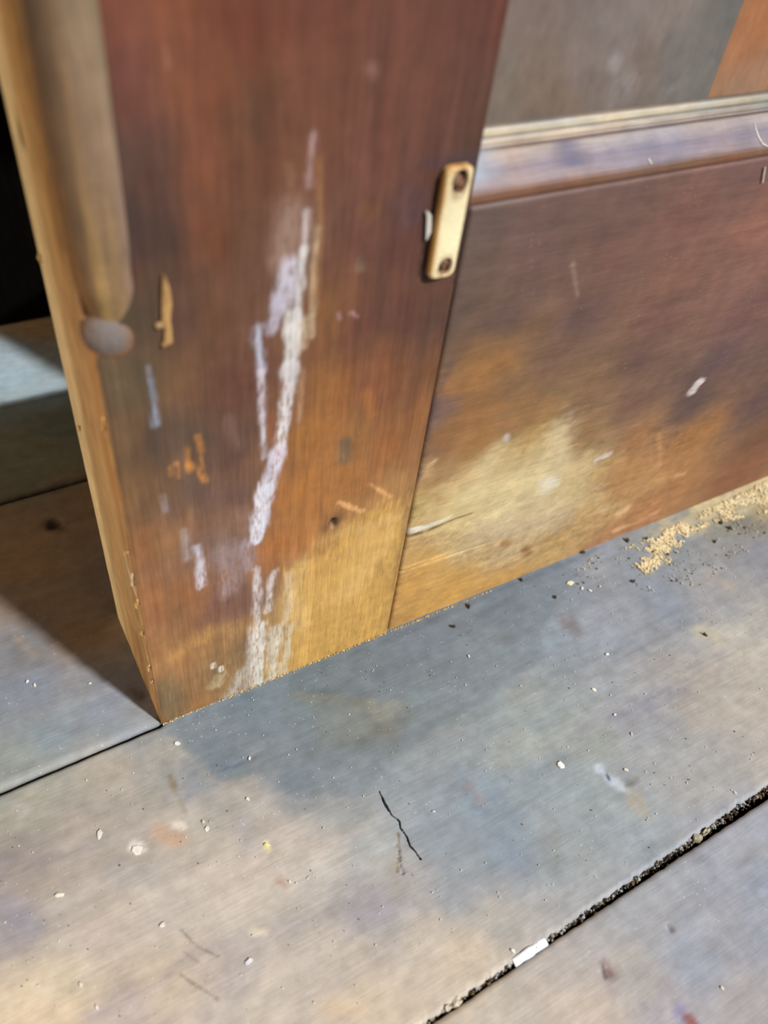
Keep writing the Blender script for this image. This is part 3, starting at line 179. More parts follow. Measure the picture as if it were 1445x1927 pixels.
# ------------------------------------------------------------------ floor: boards are parts of the floor
TH = .0161
fl_bm = bmesh.new(); bmesh.ops.create_cube(fl_bm, size=1)
for v in fl_bm.verts: v.co = Vector((v.co.x*4+.6, v.co.y*3.6+.1, v.co.z*.02-.034))
floor = from_bm('floor', fl_bm, M_WALL, None, (40, 26, 18)); floor['kind'] = 'structure'
GAP1 = [(-.6, .0022), (.03, .0022), (.06, .0020), (.08, .0030), (.115, .0028), (.15, .0030), (.24, .0048), (.31, .0066), (.6, .008)]
def nonuni(a, b, fa, fb, fine, coarse, extra=()):
    """coordinates from a to b, fine inside fa..fb"""
    xs = list(np.arange(fa, fb, fine))+[fb]
    s = coarse; x = fa
    left = []; st = fine
    while x-st > a: x -= st; left.append(x); st = min(st*1.35, coarse)
    left.append(a); x = fb; right = []; st = fine
    while x+st < b: x += st; right.append(x); st = min(st*1.35, coarse)
    right.append(b); xs = left[::-1]+xs+right
    for ea, eb, h in extra: xs += list(np.arange(ea, eb, h))
    xs = np.array(sorted(xs)); keep = [0]
    for i in range(1, len(xs)):
        if xs[i]-xs[keep[-1]] > 1e-5: keep.append(i)
    return xs[keep]
def board(y0f, y1f, x0, x1, fx, fv, extra_x=(), extra_v=(), tint=None, zoff=0, name='floorboard', ny=1):
    X = nonuni(x0, x1, fx[0], fx[1], fx[2], .05, extra_x); T = nonuni(0, 1, fv[0], fv[1], fv[2], .05, extra_v)
    Xg = np.repeat(X[:, None], len(T), 1); a = y0f(X)[:, None]; b = y1f(X)[:, None]; Yg = a+(b-a)*T[None]
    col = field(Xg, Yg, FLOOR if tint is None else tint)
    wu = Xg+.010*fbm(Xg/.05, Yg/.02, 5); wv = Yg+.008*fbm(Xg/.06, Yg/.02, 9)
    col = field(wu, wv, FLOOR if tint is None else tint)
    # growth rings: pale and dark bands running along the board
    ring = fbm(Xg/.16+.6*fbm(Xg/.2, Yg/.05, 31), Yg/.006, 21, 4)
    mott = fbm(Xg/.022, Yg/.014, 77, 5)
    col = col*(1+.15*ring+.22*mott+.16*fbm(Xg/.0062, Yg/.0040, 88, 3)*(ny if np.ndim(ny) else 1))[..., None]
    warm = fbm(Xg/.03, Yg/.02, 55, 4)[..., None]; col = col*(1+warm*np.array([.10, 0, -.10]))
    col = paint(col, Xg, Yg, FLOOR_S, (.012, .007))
    z = .0005*fbm(Xg/.06, Yg/.02, 11)+.00035*ring
    # rounded, worn edges
    e = np.minimum(Yg-a, b-Yg); z = z-.0016*np.clip(1-e/.0022, 0, 1)**2
    for key, dep, wd in (('crack', .006, .00036), ('crack2', .0012, .0007), ('cr_a', .0006, .0006)):
        P = GEO[key]; m = (Xg > min(p[0] for p in P)-.01) & (Xg < max(p[0] for p in P)+.01) & (Yg > min(p[1] for p in P)-.01) & (Yg < max(p[1] for p in P)+.01)
        if m.any():
            u = Xg[m]; v = Yg[m]; d = seg_dist(u+.0007*fbm(u/.003, v/.003, 4), v+.0007*fbm(u/.003, v/.003, 8), P, [0, 0])
            wdt = wd*(1.0+1.9*fbm(u/.004, v/.004, 14)); t = np.clip(1.5-d/np.maximum(wdt, .00008), 0, 1)
            z[m] -= dep*t
            if key == 'crack': col[m] = col[m]*(1-t[..., None])+lin((26, 22, 20))*t[..., None]
    for key, rr, dep in (('nail1', .0042, .0012), ('nail2', .0016, .0015), ('nail3', .004, .0015)):
        px, py = GEO[key][0]; d = np.hypot((Xg-px)*.8, Yg-py); z -= dep*np.clip(1.4-d/rr, 0, 1)
    P = np.stack([Xg, Yg, z+zoff], -1)
    # skirts down both long edges
    A = P[:, :1].copy(); A[..., 2] = -.022; A[..., 1] += .0006; Bq = P[:, -1:].copy(); Bq[..., 2] = -.022; Bq[..., 1] -= .0006
    A1 = P[:, :1].copy(); A1[..., 2] -= .004; B1 = P[:, -1:].copy(); B1[..., 2] -= .004
    dk = lin((58, 38, 24)); cA = np.broadcast_to(dk, A.shape); md = col[:, :1]*.55
    P = np.concatenate([A, A1, P, B1, Bq], 1); col = np.concatenate([cA, md, col, col[:, -1:]*.55, cA], 1)
    return grid(name, P, col*K, M_FLOOR, floor)
def jit(x, s, amp, sc=.004): return amp*2*fbm(x/sc, x*0+s, s)
g1 = lambda x: np.interp(x, [p[0] for p in GAP1], [p[1] for p in GAP1])
line1 = lambda x: -.2059+.0045*(x-.1)/.2
y_a = lambda x: line1(x)-g1(x)*.5+jit(x, 3, .0004)                         # front board, far edge
chew = lambda x: .0016*np.clip((x+.02)/.1, 0, 1)*np.abs(jit(x, 8, 1.0, .0035))*1.3
y_b = lambda x: line1(x)+g1(x)*.5-.0006+jit(x, 5, .0005)+chew(x)             # main board, near edge (chewed)
s2 = lambda x: .0003+.0175*x+.0042*np.clip((x+.001)/.010, 0, 1)
y_c = lambda x: s2(x)-.0015+jit(x, 6, .0003, .01); y_d = lambda x: s2(x)+.0014+jit(x, 7, .0003, .01)
s3 = lambda x: .2174+.016*x
y_e = lambda x: s3(x)-.0016+jit(x, 9, .0003, .01); y_f = lambda x: s3(x)+.0016
s4 = lambda x: .3212+.0*x
y_g = lambda x: s4(x)-.0003; y_h = lambda x: s4(x)+.0003
cx = [p[0] for p in GEO['crack']]; cy = [p[1] for p in GEO['crack']]
tt = [(y+.204)/.204 for y in cy]
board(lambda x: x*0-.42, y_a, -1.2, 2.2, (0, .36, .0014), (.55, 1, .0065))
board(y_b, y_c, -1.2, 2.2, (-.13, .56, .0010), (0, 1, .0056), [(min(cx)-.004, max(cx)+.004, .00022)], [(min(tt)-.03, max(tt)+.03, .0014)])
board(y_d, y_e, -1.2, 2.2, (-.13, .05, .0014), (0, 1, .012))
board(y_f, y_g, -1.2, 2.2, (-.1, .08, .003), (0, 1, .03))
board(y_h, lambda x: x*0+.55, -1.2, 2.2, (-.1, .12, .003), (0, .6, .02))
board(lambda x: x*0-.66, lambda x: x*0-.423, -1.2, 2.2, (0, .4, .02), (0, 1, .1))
for k in range(3):
    a = -.663-.24*k; board(lambda x, a=a: x*0+a-.237, lambda x, a=a: x*0+a, -1.2, 2.2, (0, .4, .05), (0, 1, .2))
for k in range(3):
    a = .553+.24*k; board(lambda x, a=a: x*0+a, lambda x, a=a: x*0+a+.237, -1.2, 2.2, (0, .4, .05), (0, 1, .2))
# wall at the back, its near-black colour standing in for an unlit void
wall = box('wall_back', (-1.3, .433, .0006), (2.3, .47, 2.3), M_WALL, None, (14, 9, 5), .002); wall['kind'] = 'structure'

# ------------------------------------------------------------------ cabinet
W = .1555; D = .0855; HT = .95
cab = empty('cabinet', (0, 0, 0), label='old brown wooden cabinet with worn scuffed base standing on grey floorboards', category='cabinet')
def ss(t): t = np.clip(t, 0, 1); return t*t*(3-2*t)
zs = nonuni(-.0010, HT, .001, .40, .0008, .05)
cut = .0170*ss((zs-.262)/.030)                                   # stopped chamfer
nf = 190; nc = 14; ns = 60
rows = []; cols = []
Z = zs
def stack():
    P = []; Cc = []
    # side, back to front
    t = np.linspace(0, 1, ns)
    y = (D-.001)+(cut[:, None]*.8+.0006-(D-.001))*t[None]; x = np.zeros_like(y)
    zz = np.repeat(Z[:, None], ns, 1)
    wob = .0009*fbm(y/.02, zz/.03, 33)+.0006*np.clip(fbm(y*0, zz/.006, 41)*2, -1, 1)*np.clip(1-y/.01, 0, 1)
    x = x+wob*.8
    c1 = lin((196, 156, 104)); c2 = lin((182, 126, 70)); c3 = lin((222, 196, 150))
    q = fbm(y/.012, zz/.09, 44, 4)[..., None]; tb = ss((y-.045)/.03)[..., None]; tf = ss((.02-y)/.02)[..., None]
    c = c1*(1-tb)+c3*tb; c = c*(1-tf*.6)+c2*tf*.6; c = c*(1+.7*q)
    c = paint(c, y, zz, SIDE_S, (.006, .02), 7)
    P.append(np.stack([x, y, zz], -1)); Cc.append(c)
    # chamfer
    t = np.linspace(0, 1, nc+2)[1:-1]
    x = .0004+(cut[:, None])*t[None]; y = (cut[:, None]*.8+.0004)*(1-t[None]); zz = np.repeat(Z[:, None], nc, 1)
    sag = (np.sin(math.pi*t)[None]*cut[:, None]*.12); x = x+sag; y = y+sag*.8
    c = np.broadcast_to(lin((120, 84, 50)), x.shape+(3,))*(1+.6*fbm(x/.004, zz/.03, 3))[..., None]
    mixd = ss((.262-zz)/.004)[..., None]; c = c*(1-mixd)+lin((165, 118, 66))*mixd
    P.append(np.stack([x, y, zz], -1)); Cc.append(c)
    # front
    t = np.linspace(0, 1, nf); x0 = cut+.0008
    x = x0[:, None]+(W-.0006-x0[:, None])*t[None]; zz = np.repeat(Z[:, None], nf, 1)
    wu = x+.010*fbm(x/.014, zz/.08, 5); wv = zz+.02*fbm(x/.010, zz/.05, 9)
    c = field(wu, wv, STILE, 3.0, .007)
    st = fbm(x/.0032, zz/.12, 21, 4); st2 = fbm(x/.009, zz/.06, 23, 4)
    c = c*(1+.30*st+.34*st2)[..., None]
    wrm = fbm(x/.008, zz/.05, 71, 3)[..., None]; c = c*(1+wrm*np.array([.16, 0, -.12]))
    c = c*(1-.12*ss((zz-.16)/.08))[..., None]; g_ = c.mean(-1, keepdims=True); c = c*.93+g_*.07
    worn = ss((.085-zz+.03*fbm(x/.02, zz/.02, 12))/.05)*ss((x-.06)/.04)
    c = c*(1+worn*(.6*fbm(x/.0035, zz/.0040, 61, 4)+.35*fbm(x/.0013, zz/.0014, 67, 2)))[..., None]
    c = paint(c, x, zz, STILE_S, (.0018, .010), 1)
    y = .0003*fbm(x/.004, zz/.10, 21)+.0005*fbm(x/.02, zz/.05, 25)
    for (px, pz), rr, dp in zip(GEO['nails'], (.0022, .004, .003, .002, .004), (.003, .0008, .0006, .0006, .0005)):
        y = y+dp*np.clip(1.3-np.hypot(x-px, (zz-pz)*.6)/rr, 0, 1)
    y = y+.0014*np.clip(1-(W-x)/.0012, 0, 1)**2 + .0012*np.clip(1-(x-x0[:, None])/.001, 0, 1)*(cut[:, None] < .001)*.5
    P.append(np.stack([x, y, zz], -1)); Cc.append(c)
    # right edge
    t = np.linspace(0, 1, 5)[1:]; y = .002+(D-.003)*t[None]+0*Z[:, None]; x = W-.0004+0*y; zz = np.repeat(Z[:, None], 4, 1)
    P.append(np.stack([x, y, zz], -1)); Cc.append(np.broadcast_to(lin((60, 40, 28)), x.shape+(3,)))
    # back
    t = np.linspace(0, 1, 4); x = W-.0004-(W-.0004)*t[None]+0*Z[:, None]; y = D+0*x; zz = np.repeat(Z[:, None], 4, 1)
    P.append(np.stack([x, y, zz], -1)); Cc.append(np.broadcast_to(lin((120, 88, 56)), x.shape+(3,)))
    P = np.concatenate(P, 1); Cc = np.concatenate(Cc, 1)
    P = np.concatenate([P, P[:, :1]], 1); Cc = np.concatenate([Cc, Cc[:, :1]], 1)
    # ragged worn foot
    f = np.clip(1-(P[..., 2])/.02, 0, 1); P[..., 2] += f*.0004*(fbm(P[..., 0]/.004, P[..., 1]/.004, 2)+.5)
    return P, Cc
SIDE_S = [
 [0, [[.010, .262], [.012, .22], [.010, .18]], [.006, .004], [205, 140, 66], .7, .004, .003],
 [0, [[.004, .245], [.003, .20], [.004, .15], [.003, .08]], [.0012, .0015], [232, 198, 140], .75, .0012, .0012],
 [0, [[.030, .26], [.035, .20]], [.005, .003], [180, 120, 60], .5, .006, .003],
 [0, [[.062, .318], [.061, .328]], [.0035, .002], [60, 42, 22], .95, .002, .001],
 [0, [[.03, .262], [.022, .30], [.03, .37]], [.014, .018], [150, 104, 52], .6, .008, .003],
 [0, [[.015, .14], [.006, .12]], [.0014, .002], [238, 228, 205], .95, .0008, .0008],
 [0, [[.012, .09], [.004, .06]], [.001, .001], [235, 205, 160], .8, .001, .001],
 [0, [[.03, .05], [.03, 0]], [.012, .012], [150, 106, 58], .6, .01, .004],
 [0, [[.02, .30], [.02, .38]], [.008, .01], [120, 84, 44], .7, .006, .004],
]
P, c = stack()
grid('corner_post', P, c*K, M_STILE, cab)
# quarter-round bead in the stopped corner, with its button end
zc = np.linspace(.262, HT, 280); th = np.linspace(-.15*math.pi, 1.15*math.pi, 30)
rad = .0108*(1-.05*np.exp(-((zc-.296)/.006)**2))*np.clip((zc-.258)/.034, .3, 1)**.6
ccx, ccy = .0105, .0085
def ringpt(r, z, a): 
    n = Vector((-.707, -.707)); t = Vector((.707, -.707))
    return None
A, Zc = np.meshgrid(th, zc); Rr = rad[:, None]*(1+.05*fbm(A*2, Zc/.03, 6))
nx, ny = -.707, -.707; tx, ty = -.707, .707
X = ccx+Rr*(np.sin(A)*nx+np.cos(A)*tx); Y = ccy+Rr*(np.sin(A)*ny+np.cos(A)*ty)
q = fbm(A*1.2, Zc/.05, 16, 4); cc = field(A, Zc*6, [[0.0, 1.8, 70, 46, 22], [0, 2.2, 62, 40, 24], [.6, 2.2, 62, 40, 26], [.6, 1.9, 84, 58, 30], [1.2, 2.2, 74, 54, 38], [1.4, 1.9, 104, 82, 62], [1.5, 2.2, 98, 78, 62], [2.3, 2.3, 132, 112, 88], [3.0, 2.2, 128, 112, 86], [2.0, 1.72, 172, 138, 84], [1.2, 1.66, 150, 108, 60], [2.4, 1.75, 146, 116, 76], [3.0, 1.9, 140, 112, 96], [.9, 1.75, 130, 88, 44], [2.2, 2.0, 128, 102, 86]], 3, .2)  # shaded left, lit right and highlight streaks put into the bead's colour
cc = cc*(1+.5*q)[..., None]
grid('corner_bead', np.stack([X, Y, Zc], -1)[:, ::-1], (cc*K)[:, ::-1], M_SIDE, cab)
bm = bmesh.new(); bmesh.ops.create_uvsphere(bm, u_segments=32, v_segments=20, radius=1)
for v in bm.verts:
    k = .0100; v.co = Vector((.0080+v.co.x*k, .0072+v.co.y*k, .2715+v.co.z*.0104))
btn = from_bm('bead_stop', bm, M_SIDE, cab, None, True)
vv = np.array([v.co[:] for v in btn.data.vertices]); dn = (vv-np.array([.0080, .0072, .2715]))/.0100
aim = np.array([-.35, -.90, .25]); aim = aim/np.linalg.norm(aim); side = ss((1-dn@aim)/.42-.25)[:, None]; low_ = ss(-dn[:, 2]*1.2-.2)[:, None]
cb = lin((112, 102, 96))*(1-side)+lin((122, 88, 68))*side; cb = cb*(1-low_)+lin((176, 124, 72))*low_; setcol(btn.data, cb*K)  # grey reflection at the centre painted into the button's colour

# rail
def front_sheet(name, x0, x1, z0, z1, y, pts, strokes, mat, ax, nx, nz, thick, fn=None, parent=cab, warp=(.02, .006), grainlong='x'):
    xs = nonuni(x0, x1, *nx, .05); zs = nonuni(z0, z1, *nz, .05)
    X, Z = np.meshgrid(xs, zs, indexing='ij')
    if grainlong == 'x': wu = X+warp[0]*fbm(X/.05, Z/.012, 5); wv = Z+warp[1]*fbm(X/.05, Z/.012, 9); st = fbm(X/.10, Z/.004, 21, 4); st2 = fbm(X/.03, Z/.012, 24, 4)
    else: wu = X+warp[0]*fbm(X/.02, Z/.06, 5); wv = Z+warp[1]*fbm(X/.02, Z/.06, 9); st = fbm(X/.004, Z/.1, 21, 4); st2 = fbm(X/.012, Z/.03, 24, 4)
    c = field(wu, wv, pts, 3.0, .008)
    amp = (.16, .20) if name == 'bottom_rail' else (.05, .10)
    c = c*(1+amp[0]*st+amp[1]*st2)[..., None]
    wrm = fbm(X/.03, Z/.015, 71, 3)[..., None]; c = c*(1+wrm*np.array([.06, 0, -.06]))
    if name == 'bottom_rail':
        worn = ss((.15-Z)/.06)*ss((.46-X)/.1)
        c = c*(1+worn*(.6*fbm(X/.0045, Z/.003, 61, 4)+.35*fbm(X/.0014, Z/.0012, 67, 2)))[..., None]
    c = paint(c, X, Z, strokes, ax, 2)
    Yd = y+.0004*fbm(X/.05, Z/.01, 12)
    if fn: Yd = fn(X, Z, Yd)
    P = np.stack([X, Yd, Z], -1)
    def rim(Q, axis_first):
        Q = Q.copy(); Q[..., 1] = y+thick; return Q
    P = np.concatenate([rim(P[:1], 1), P, rim(P[-1:], 1)], 0); c = np.concatenate([c[:1], c, c[-1:]], 0)
    P = np.concatenate([rim(P[:, :1], 0), P, rim(P[:, -1:], 0)], 1); c = np.concatenate([c[:, :1]*.4, c, c[:, -1:]*.6], 1)
    return grid(name, P, c*K, mat, parent)
def railfn(X, Z, Y):
    zl = np.interp(X, [.156, .18, .20, .24], [.0635, .0622, .061, .0585])
    Y = Y+.0011*np.clip(1-np.abs(Z-zl+.0012)/.0010, 0, 1)*np.clip((.235-X)/.02, 0, 1)-.0009*np.clip(1-np.abs(Z-zl-.001)/.0016, 0, 1)*np.clip((.21-X)/.02, 0, 1)
    Y = Y+.0016*np.clip(1-(X-.1568)/.0011, 0, 1)**2
    Y = Y+.0012*np.clip(1-(.2988-Z)/.0012, 0, 1)**2
    return Y
zr = .2990
front_sheet('bottom_rail', W+.0010, .92, -.0010, zr, .0012, RAIL, RAIL_S, M_RAIL, (.010, .005), (W+.001, .56, .0010), (-.0010, zr, .0010), .022, railfn)
# moulding profile, swept along x
prof = [(.022, .2975), (.0030, .2985), (.0026, .2990), (.0024, .3004), (.0030, .3030), (.0046, .3038), (.0100, .3083), (.0165, .3130), (.0180, .3135), (.0192, .3133), (.0200, .3140), (.0197, .3152), (.0200, .3168), (.0208, .3172), (.0216, .3171), (.0214, .3180), (.0216, .3196), (.0224, .3206), (.026, .3206)]
pc = [(60, 40, 28), (40, 26, 20), (92, 66, 50), (112, 74, 52), (120, 88, 70), (138, 122, 124), (128, 116, 126), (168, 156, 150), (110, 92, 84), (84, 70, 66), (170, 155, 145), (198, 182, 162), (180, 168, 154), (118, 112, 104), (150, 144, 130), (206, 190, 162), (196, 184, 160), (150, 136, 120), (112, 98, 85)]  # chamfer's lilac tones put cool light from above into the wood colour
ts = []; 
pa = np.array(prof); pcl = np.array([lin(q) for q in pc]); n = len(prof); tt_ = np.linspace(0, n-1, (n-1)*5+1)
xs = nonuni(W+.0012, .92, W+.0012, .56, .0012, .05)
py = np.interp(tt_, range(n), pa[:, 0]); pz = np.interp(tt_, range(n), pa[:, 1]); pcc = np.stack([np.interp(tt_, range(n), pcl[:, k]) for k in range(3)], -1)
X = np.repeat(xs[:, None], len(tt_), 1); s_x = (.0008*(.4-X))*0
Y = py[None]+.0002*fbm(X/.02, py[None]/.004, 3); Zp = pz[None]+.00025*fbm(X/.03, pz[None]/.003, 8)
c = np.repeat(pcc[None], len(xs), 0)*(1+.35*fbm(X/.02, tt_[None]/3, 15, 4))[..., None]
wv_ = fbm(X/.03, tt_[None]/6, 95, 3)[..., None]; c = c*(1+wv_*np.array([.35, .05, -.35]))
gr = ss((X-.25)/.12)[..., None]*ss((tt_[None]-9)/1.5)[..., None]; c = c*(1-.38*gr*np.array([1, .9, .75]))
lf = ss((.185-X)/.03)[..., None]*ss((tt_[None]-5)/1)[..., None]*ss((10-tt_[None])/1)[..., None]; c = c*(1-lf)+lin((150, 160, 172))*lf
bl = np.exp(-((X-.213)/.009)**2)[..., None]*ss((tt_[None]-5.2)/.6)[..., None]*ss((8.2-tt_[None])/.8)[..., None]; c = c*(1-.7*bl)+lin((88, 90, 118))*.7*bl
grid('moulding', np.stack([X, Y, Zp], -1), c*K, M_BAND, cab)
# recessed back panel: two upright boards behind the moulding
front_sheet('back_panel', W-.01, .3052, .3150, .92, .0258, [p for p in PANEL if p[0] < .3045], PANEL_S, M_PANEL, (.006, .010), (W, .305, .0016), (.315, .40, .0016), .008, None, cab, (.01, .02), 'z')
front_sheet('back_panel', .3052, .9, .3150, .92, .0258, [p for p in PANEL if p[0] > .3045], [], M_PANEL, (.006, .010), (.305, .40, .0016), (.315, .40, .0016), .008, None, cab, (.01, .02), 'z')
box('top_rail', (W+.001, .0012, .90), (.92, .0242, HT), M_RAIL, cab, (110, 66, 44))
box('corner_post', (.921, 0, .0008), (1.05, D, HT), M_STILE, cab, (112, 68, 46))
box('back_frame', (W+.001, .036, .30), (.92, .060, .36), M_SIDE, cab, (140, 100, 64))
box('cabinet_top', (-.012, -.012, HT), (1.062, D+.01, HT+.022), M_RAIL, cab, (110, 66, 44), .004)

# ivory plate with two screws
def plate():
    bm = bmesh.new(); x0, x1, z0, z1 = .1377, .1508, .2722, .3196; r = .0032
    out = []
    for cx_, cz_, a0 in ((x1-r, z1-r, 0), (x0+r, z1-r, 90), (x0+r, z0+r, 180), (x1-r, z0+r, 270)):
        for k in range(7):
            a = math.radians(a0+k*15); out.append((cx_+r*math.cos(a), cz_+r*math.sin(a)))
    holes = [[(.1449+.0031*math.cos(a), .3136+.0046*math.sin(a)) for a in [i*math.pi/10 for i in range(20)]],
             [(.1449+.0030*math.cos(a), .2775+.0036*math.sin(a)) for a in [i*math.pi/10 for i in range(20)]]]
    T = .0034; yo = -.0044
    loops = [out]+holes; fr = []; bk = []
    def inset(L, d):
        cxm = sum(p[0] for p in L)/len(L); czm = sum(p[1] for p in L)/len(L); res = []
        for p in L:
            v = Vector((p[0]-cxm, p[1]-czm)); l = v.length
            if L is out: res.append((p[0]-d*(1 if p[0] > cxm else -1), p[1]-d*(1 if p[1] > czm else -1)))
            else: res.append((p[0]+v.x/l*d, p[1]+v.y/l*d))
        return res
    edges = []
    for L in loops:
        top = [bm.verts.new((p[0], yo, p[1])) for p in inset(L, .0007)]
        mid = [bm.verts.new((p[0], yo+.0007, p[1])) for p in L]
        bot = [bm.verts.new((p[0], -.0009, p[1])) for p in L]
        n = len(L)
        for i in range(n):
            j = (i+1) % n
            edges.append(bm.edges.new((top[i], top[j])))
        for i in range(n):
            j = (i+1) % n; bm.faces.new((top[i], top[j], mid[j], mid[i])); bm.faces.new((mid[i], mid[j], bot[j], bot[i]))
    bmesh.ops.triangle_fill(bm, edges=edges, use_beauty=True)
    bmesh.ops.subdivide_edges(bm, edges=[e for e in bm.edges if e.calc_length() > .0035], cuts=3, use_grid_fill=True)
    bmesh.ops.triangulate(bm, faces=bm.faces[:])
    bmesh.ops.subdivide_edges(bm, edges=[e for e in bm.edges if e.calc_length() > .0015], cuts=1)
    for v in bm.verts:
        if v.co.y < -.003:
            t = (v.co.x-.14425)/.0065; v.co.y += .0006*t*t
    col = []
    for v in bm.verts:
        x, z = v.co.x, v.co.z; dl = min(x-x0, z-z0, z1-z, (x1-x)*1.6)
        dh = min(math.hypot(x-.1449, (z-.3136)*.66)-.0031, math.hypot(x-.1449, (z-.2775)*.85)-.0030)
        nz = float(fbm(np.array([x/.003]), np.array([z/.008]), 5)[0])
        t = max(0, min(1, 1-(dl+nz*.003)/.0020)); h = max(0, min(1, 1-(dh+nz*.001)/.0014))
        b = lin((246, 230, 184)); o = lin((214, 160, 86)); s = lin((128, 84, 46)); e = min(1, .85*t+.15*max(0, (z-.300)/.02)+max(0, .55-abs(x-x0)/.005)*(1.0 if z < .297 else .4)*max(0, .6+nz*2))
        cc = b*(1-e)+o*e; cc = cc*(1-h*.8)+s*h*.8; col.append(cc)
    return from_bm('hinge_plate', bm, M_IVORY, cab, np.array(col)*K)
pl = plate(); pl['label'] = 'ivory painted metal plate with two rusty screws'
def screw(cx_, cz_, tilt, r):
    bm = bmesh.new(); n = 20; ring = []
    for rr, yy in ((r, -.0004), (r, -.0022), (r*.85, -.0030), (r*.45, -.0035)):
        ring.append([bm.verts.new((cx_+rr*math.cos(i*2*math.pi/n), yy+tilt*math.sin(i*2*math.pi/n), cz_+rr*math.sin(i*2*math.pi/n))) for i in range(n)])
    for a, b in zip(ring, ring[1:]):
        for i in range(n): bm.faces.new((a[i], a[(i+1) % n], b[(i+1) % n], b[i]))
    bm.faces.new(ring[-1])
    # slot: push the vertices near the diameter down
    for v in bm.verts:
        dx = v.co.x-cx_; dz = v.co.z-cz_
        if abs(dx*.8-dz*.6) < r*.14 and v.co.y < -.002: v.co.y += .0010
    return from_bm('screw', bm, M_RUST, pl, (134, 96, 72), False)
screw(.1452, .3132, .0004, .0029); screw(.1452, .2780, -.0003, .0028)

# ---- slivers, chips, loose bits
def ribbon(name, pts, wid, thick, mat, col, parent=None, curl=0.):
    """a thin tapering shaving along 3-D points"""
    bm = bmesh.new(); n = len(pts); rings = []
    for i, p in enumerate(pts):
        p = Vector(p); t = (Vector(pts[min(i+1, n-1)])-Vector(pts[max(i-1, 0)])).normalized()
        up = Vector(curl) if curl else Vector((0, 0, 1)); s = t.cross(up).normalized(); u = s.cross(t).normalized()
        k = wid[i] if hasattr(wid, '__len__') else wid*(.25+.75*math.sin(math.pi*(i+.5)/n))
        rings.append([bm.verts.new(p+s*a*k*.5+u*b*thick*.5) for a, b in ((-1, -.4), (0, -1), (1, -.4), (1, .4), (0, 1), (-1, .4))])
    for a, b in zip(rings, rings[1:]):
        for i in range(6): bm.faces.new((a[i], a[(i+1) % 6], b[(i+1) % 6], b[i]))
    bm.faces.new(rings[0]); bm.faces.new(rings[-1])
    return from_bm(name, bm, mat, parent, col, False)
G = GEO['gouge']
ribbon('splinter', [(x, -.0008-.0004*(i % 2), z) for i, (x, z) in enumerate(G)], [.0005, .0026, .0036, .0030, .0026, .0032, .0018], .0016, M_BIT, (182, 140, 84), cab, (0, -1, 0))
G = GEO['gouge2']; ribbon('splinter', [(G[0][0], -.0007, G[0][1]), ((G[0][0]+G[1][0])/2, -.0012, (G[0][1]+G[1][1])/2), (G[1][0], -.0007, G[1][1])], .003, .0012, M_BIT, (165, 135, 92), cab, (0, -1, 0))
G = GEO['chipw']; ribbon('paint_flake', [(x, -.0012, z) for x, z in G], [.0008, .0021, .0023, .0009], .0012, M_BIT, (212, 206, 192), cab, (0, -1, 0))
rs = random.Random(5)
for k, (y, z, L, cl) in enumerate([(.001, .2335, .010, (222, 180, 110)), (.002, .135, .014, (232, 215, 180)), (.001, .118, .010, (225, 180, 110)), (.002, .155, .006, (220, 185, 125)), (.003, .09, .009, (225, 180, 115)),
                                  (.079, .262, .005, (215, 180, 120)), (.001, .06, .009, (215, 180, 120)), (.070, .175, .007, (215, 175, 110)), (.001, .045, .007, (205, 170, 115))]):
    pts = [(-.0010+rs.uniform(-.0004, .0006), y-.001+t*.004*rs.uniform(.5, 1.5), z+L*(.5-t)) for t in (0, .25, .5, .75, 1)]
    ribbon('splinter', pts, .0016, .0008, M_BIT, cl, cab, (-1, 0, 0))
def flake_mesh(r, seed, thick=.0006, n=6):
    q = random.Random(seed); bm = bmesh.new(); lo = []; hi = []; ct = Vector((0, 0, thick*1.2))
    el = q.uniform(.42, .85)
    for i in range(n):
        a = 2*math.pi*i/n+q.uniform(-.25, .25); k = r*q.uniform(.75, 1.2)
        lo.append(bm.verts.new((k*math.cos(a), el*k*math.sin(a), 0))); hi.append(bm.verts.new((k*.85*math.cos(a), el*k*.85*math.sin(a), thick*q.uniform(.7, 1.5))))
    c0 = bm.verts.new(ct)
    for i in range(n):
        j = (i+1) % n; bm.faces.new((lo[i], lo[j], hi[j], hi[i])); bm.faces.new((hi[i], hi[j], c0))
    bm.faces.new(lo[::-1]); return bm
FL = GEO['flakes']
named = {0: ('white paint flake lying alone on the blue grey middle of the floorboard', .0028, (232, 232, 228)),
 1: ('oblong white paint flake on the board at the left edge below the seam', .0030, (228, 224, 214)),
 2: ('broad white paint flake beside the orange stain left of centre', .0034, (226, 222, 212)),
 3: ('cream paint flake nearest the left edge of the picture on the front board', .0026, (228, 220, 200)),
 4: ('squarish bluish white flake low on the main floorboard, left of its middle', .0024, (236, 236, 240)),
 8: ('yellowish wood chip standing out on the pale dusty floorboard', .0022, (226, 214, 160)),
 9: ('small white flake right below the cabinet post foot', .0022, (222, 224, 220)),
 10: ('bent cream wood chip near the sawdust below the bottom rail', .0030, (226, 214, 180))}
for i, (x, y) in enumerate(FL):
    lab, r, cl = named.get(i, (None, rs.uniform(.0009, .0017), (226, 220, 208)))
    o = from_bm('paint_flake' if i not in (8, 10) else 'wood_chip', flake_mesh(r, i), M_BIT, None, cl)
    o.location = (x, y, .0003); o.rotation_euler = (0, 0, rs.uniform(0, 6)); o['category'] = 'flake' if i not in (8, 10) else 'wood chip'
    if lab: o['label'] = lab
    else: o['label'] = 'tiny pale speck of paint scattered on the grey floorboards'; o['group'] = 'tiny pale specks on the floorboards'
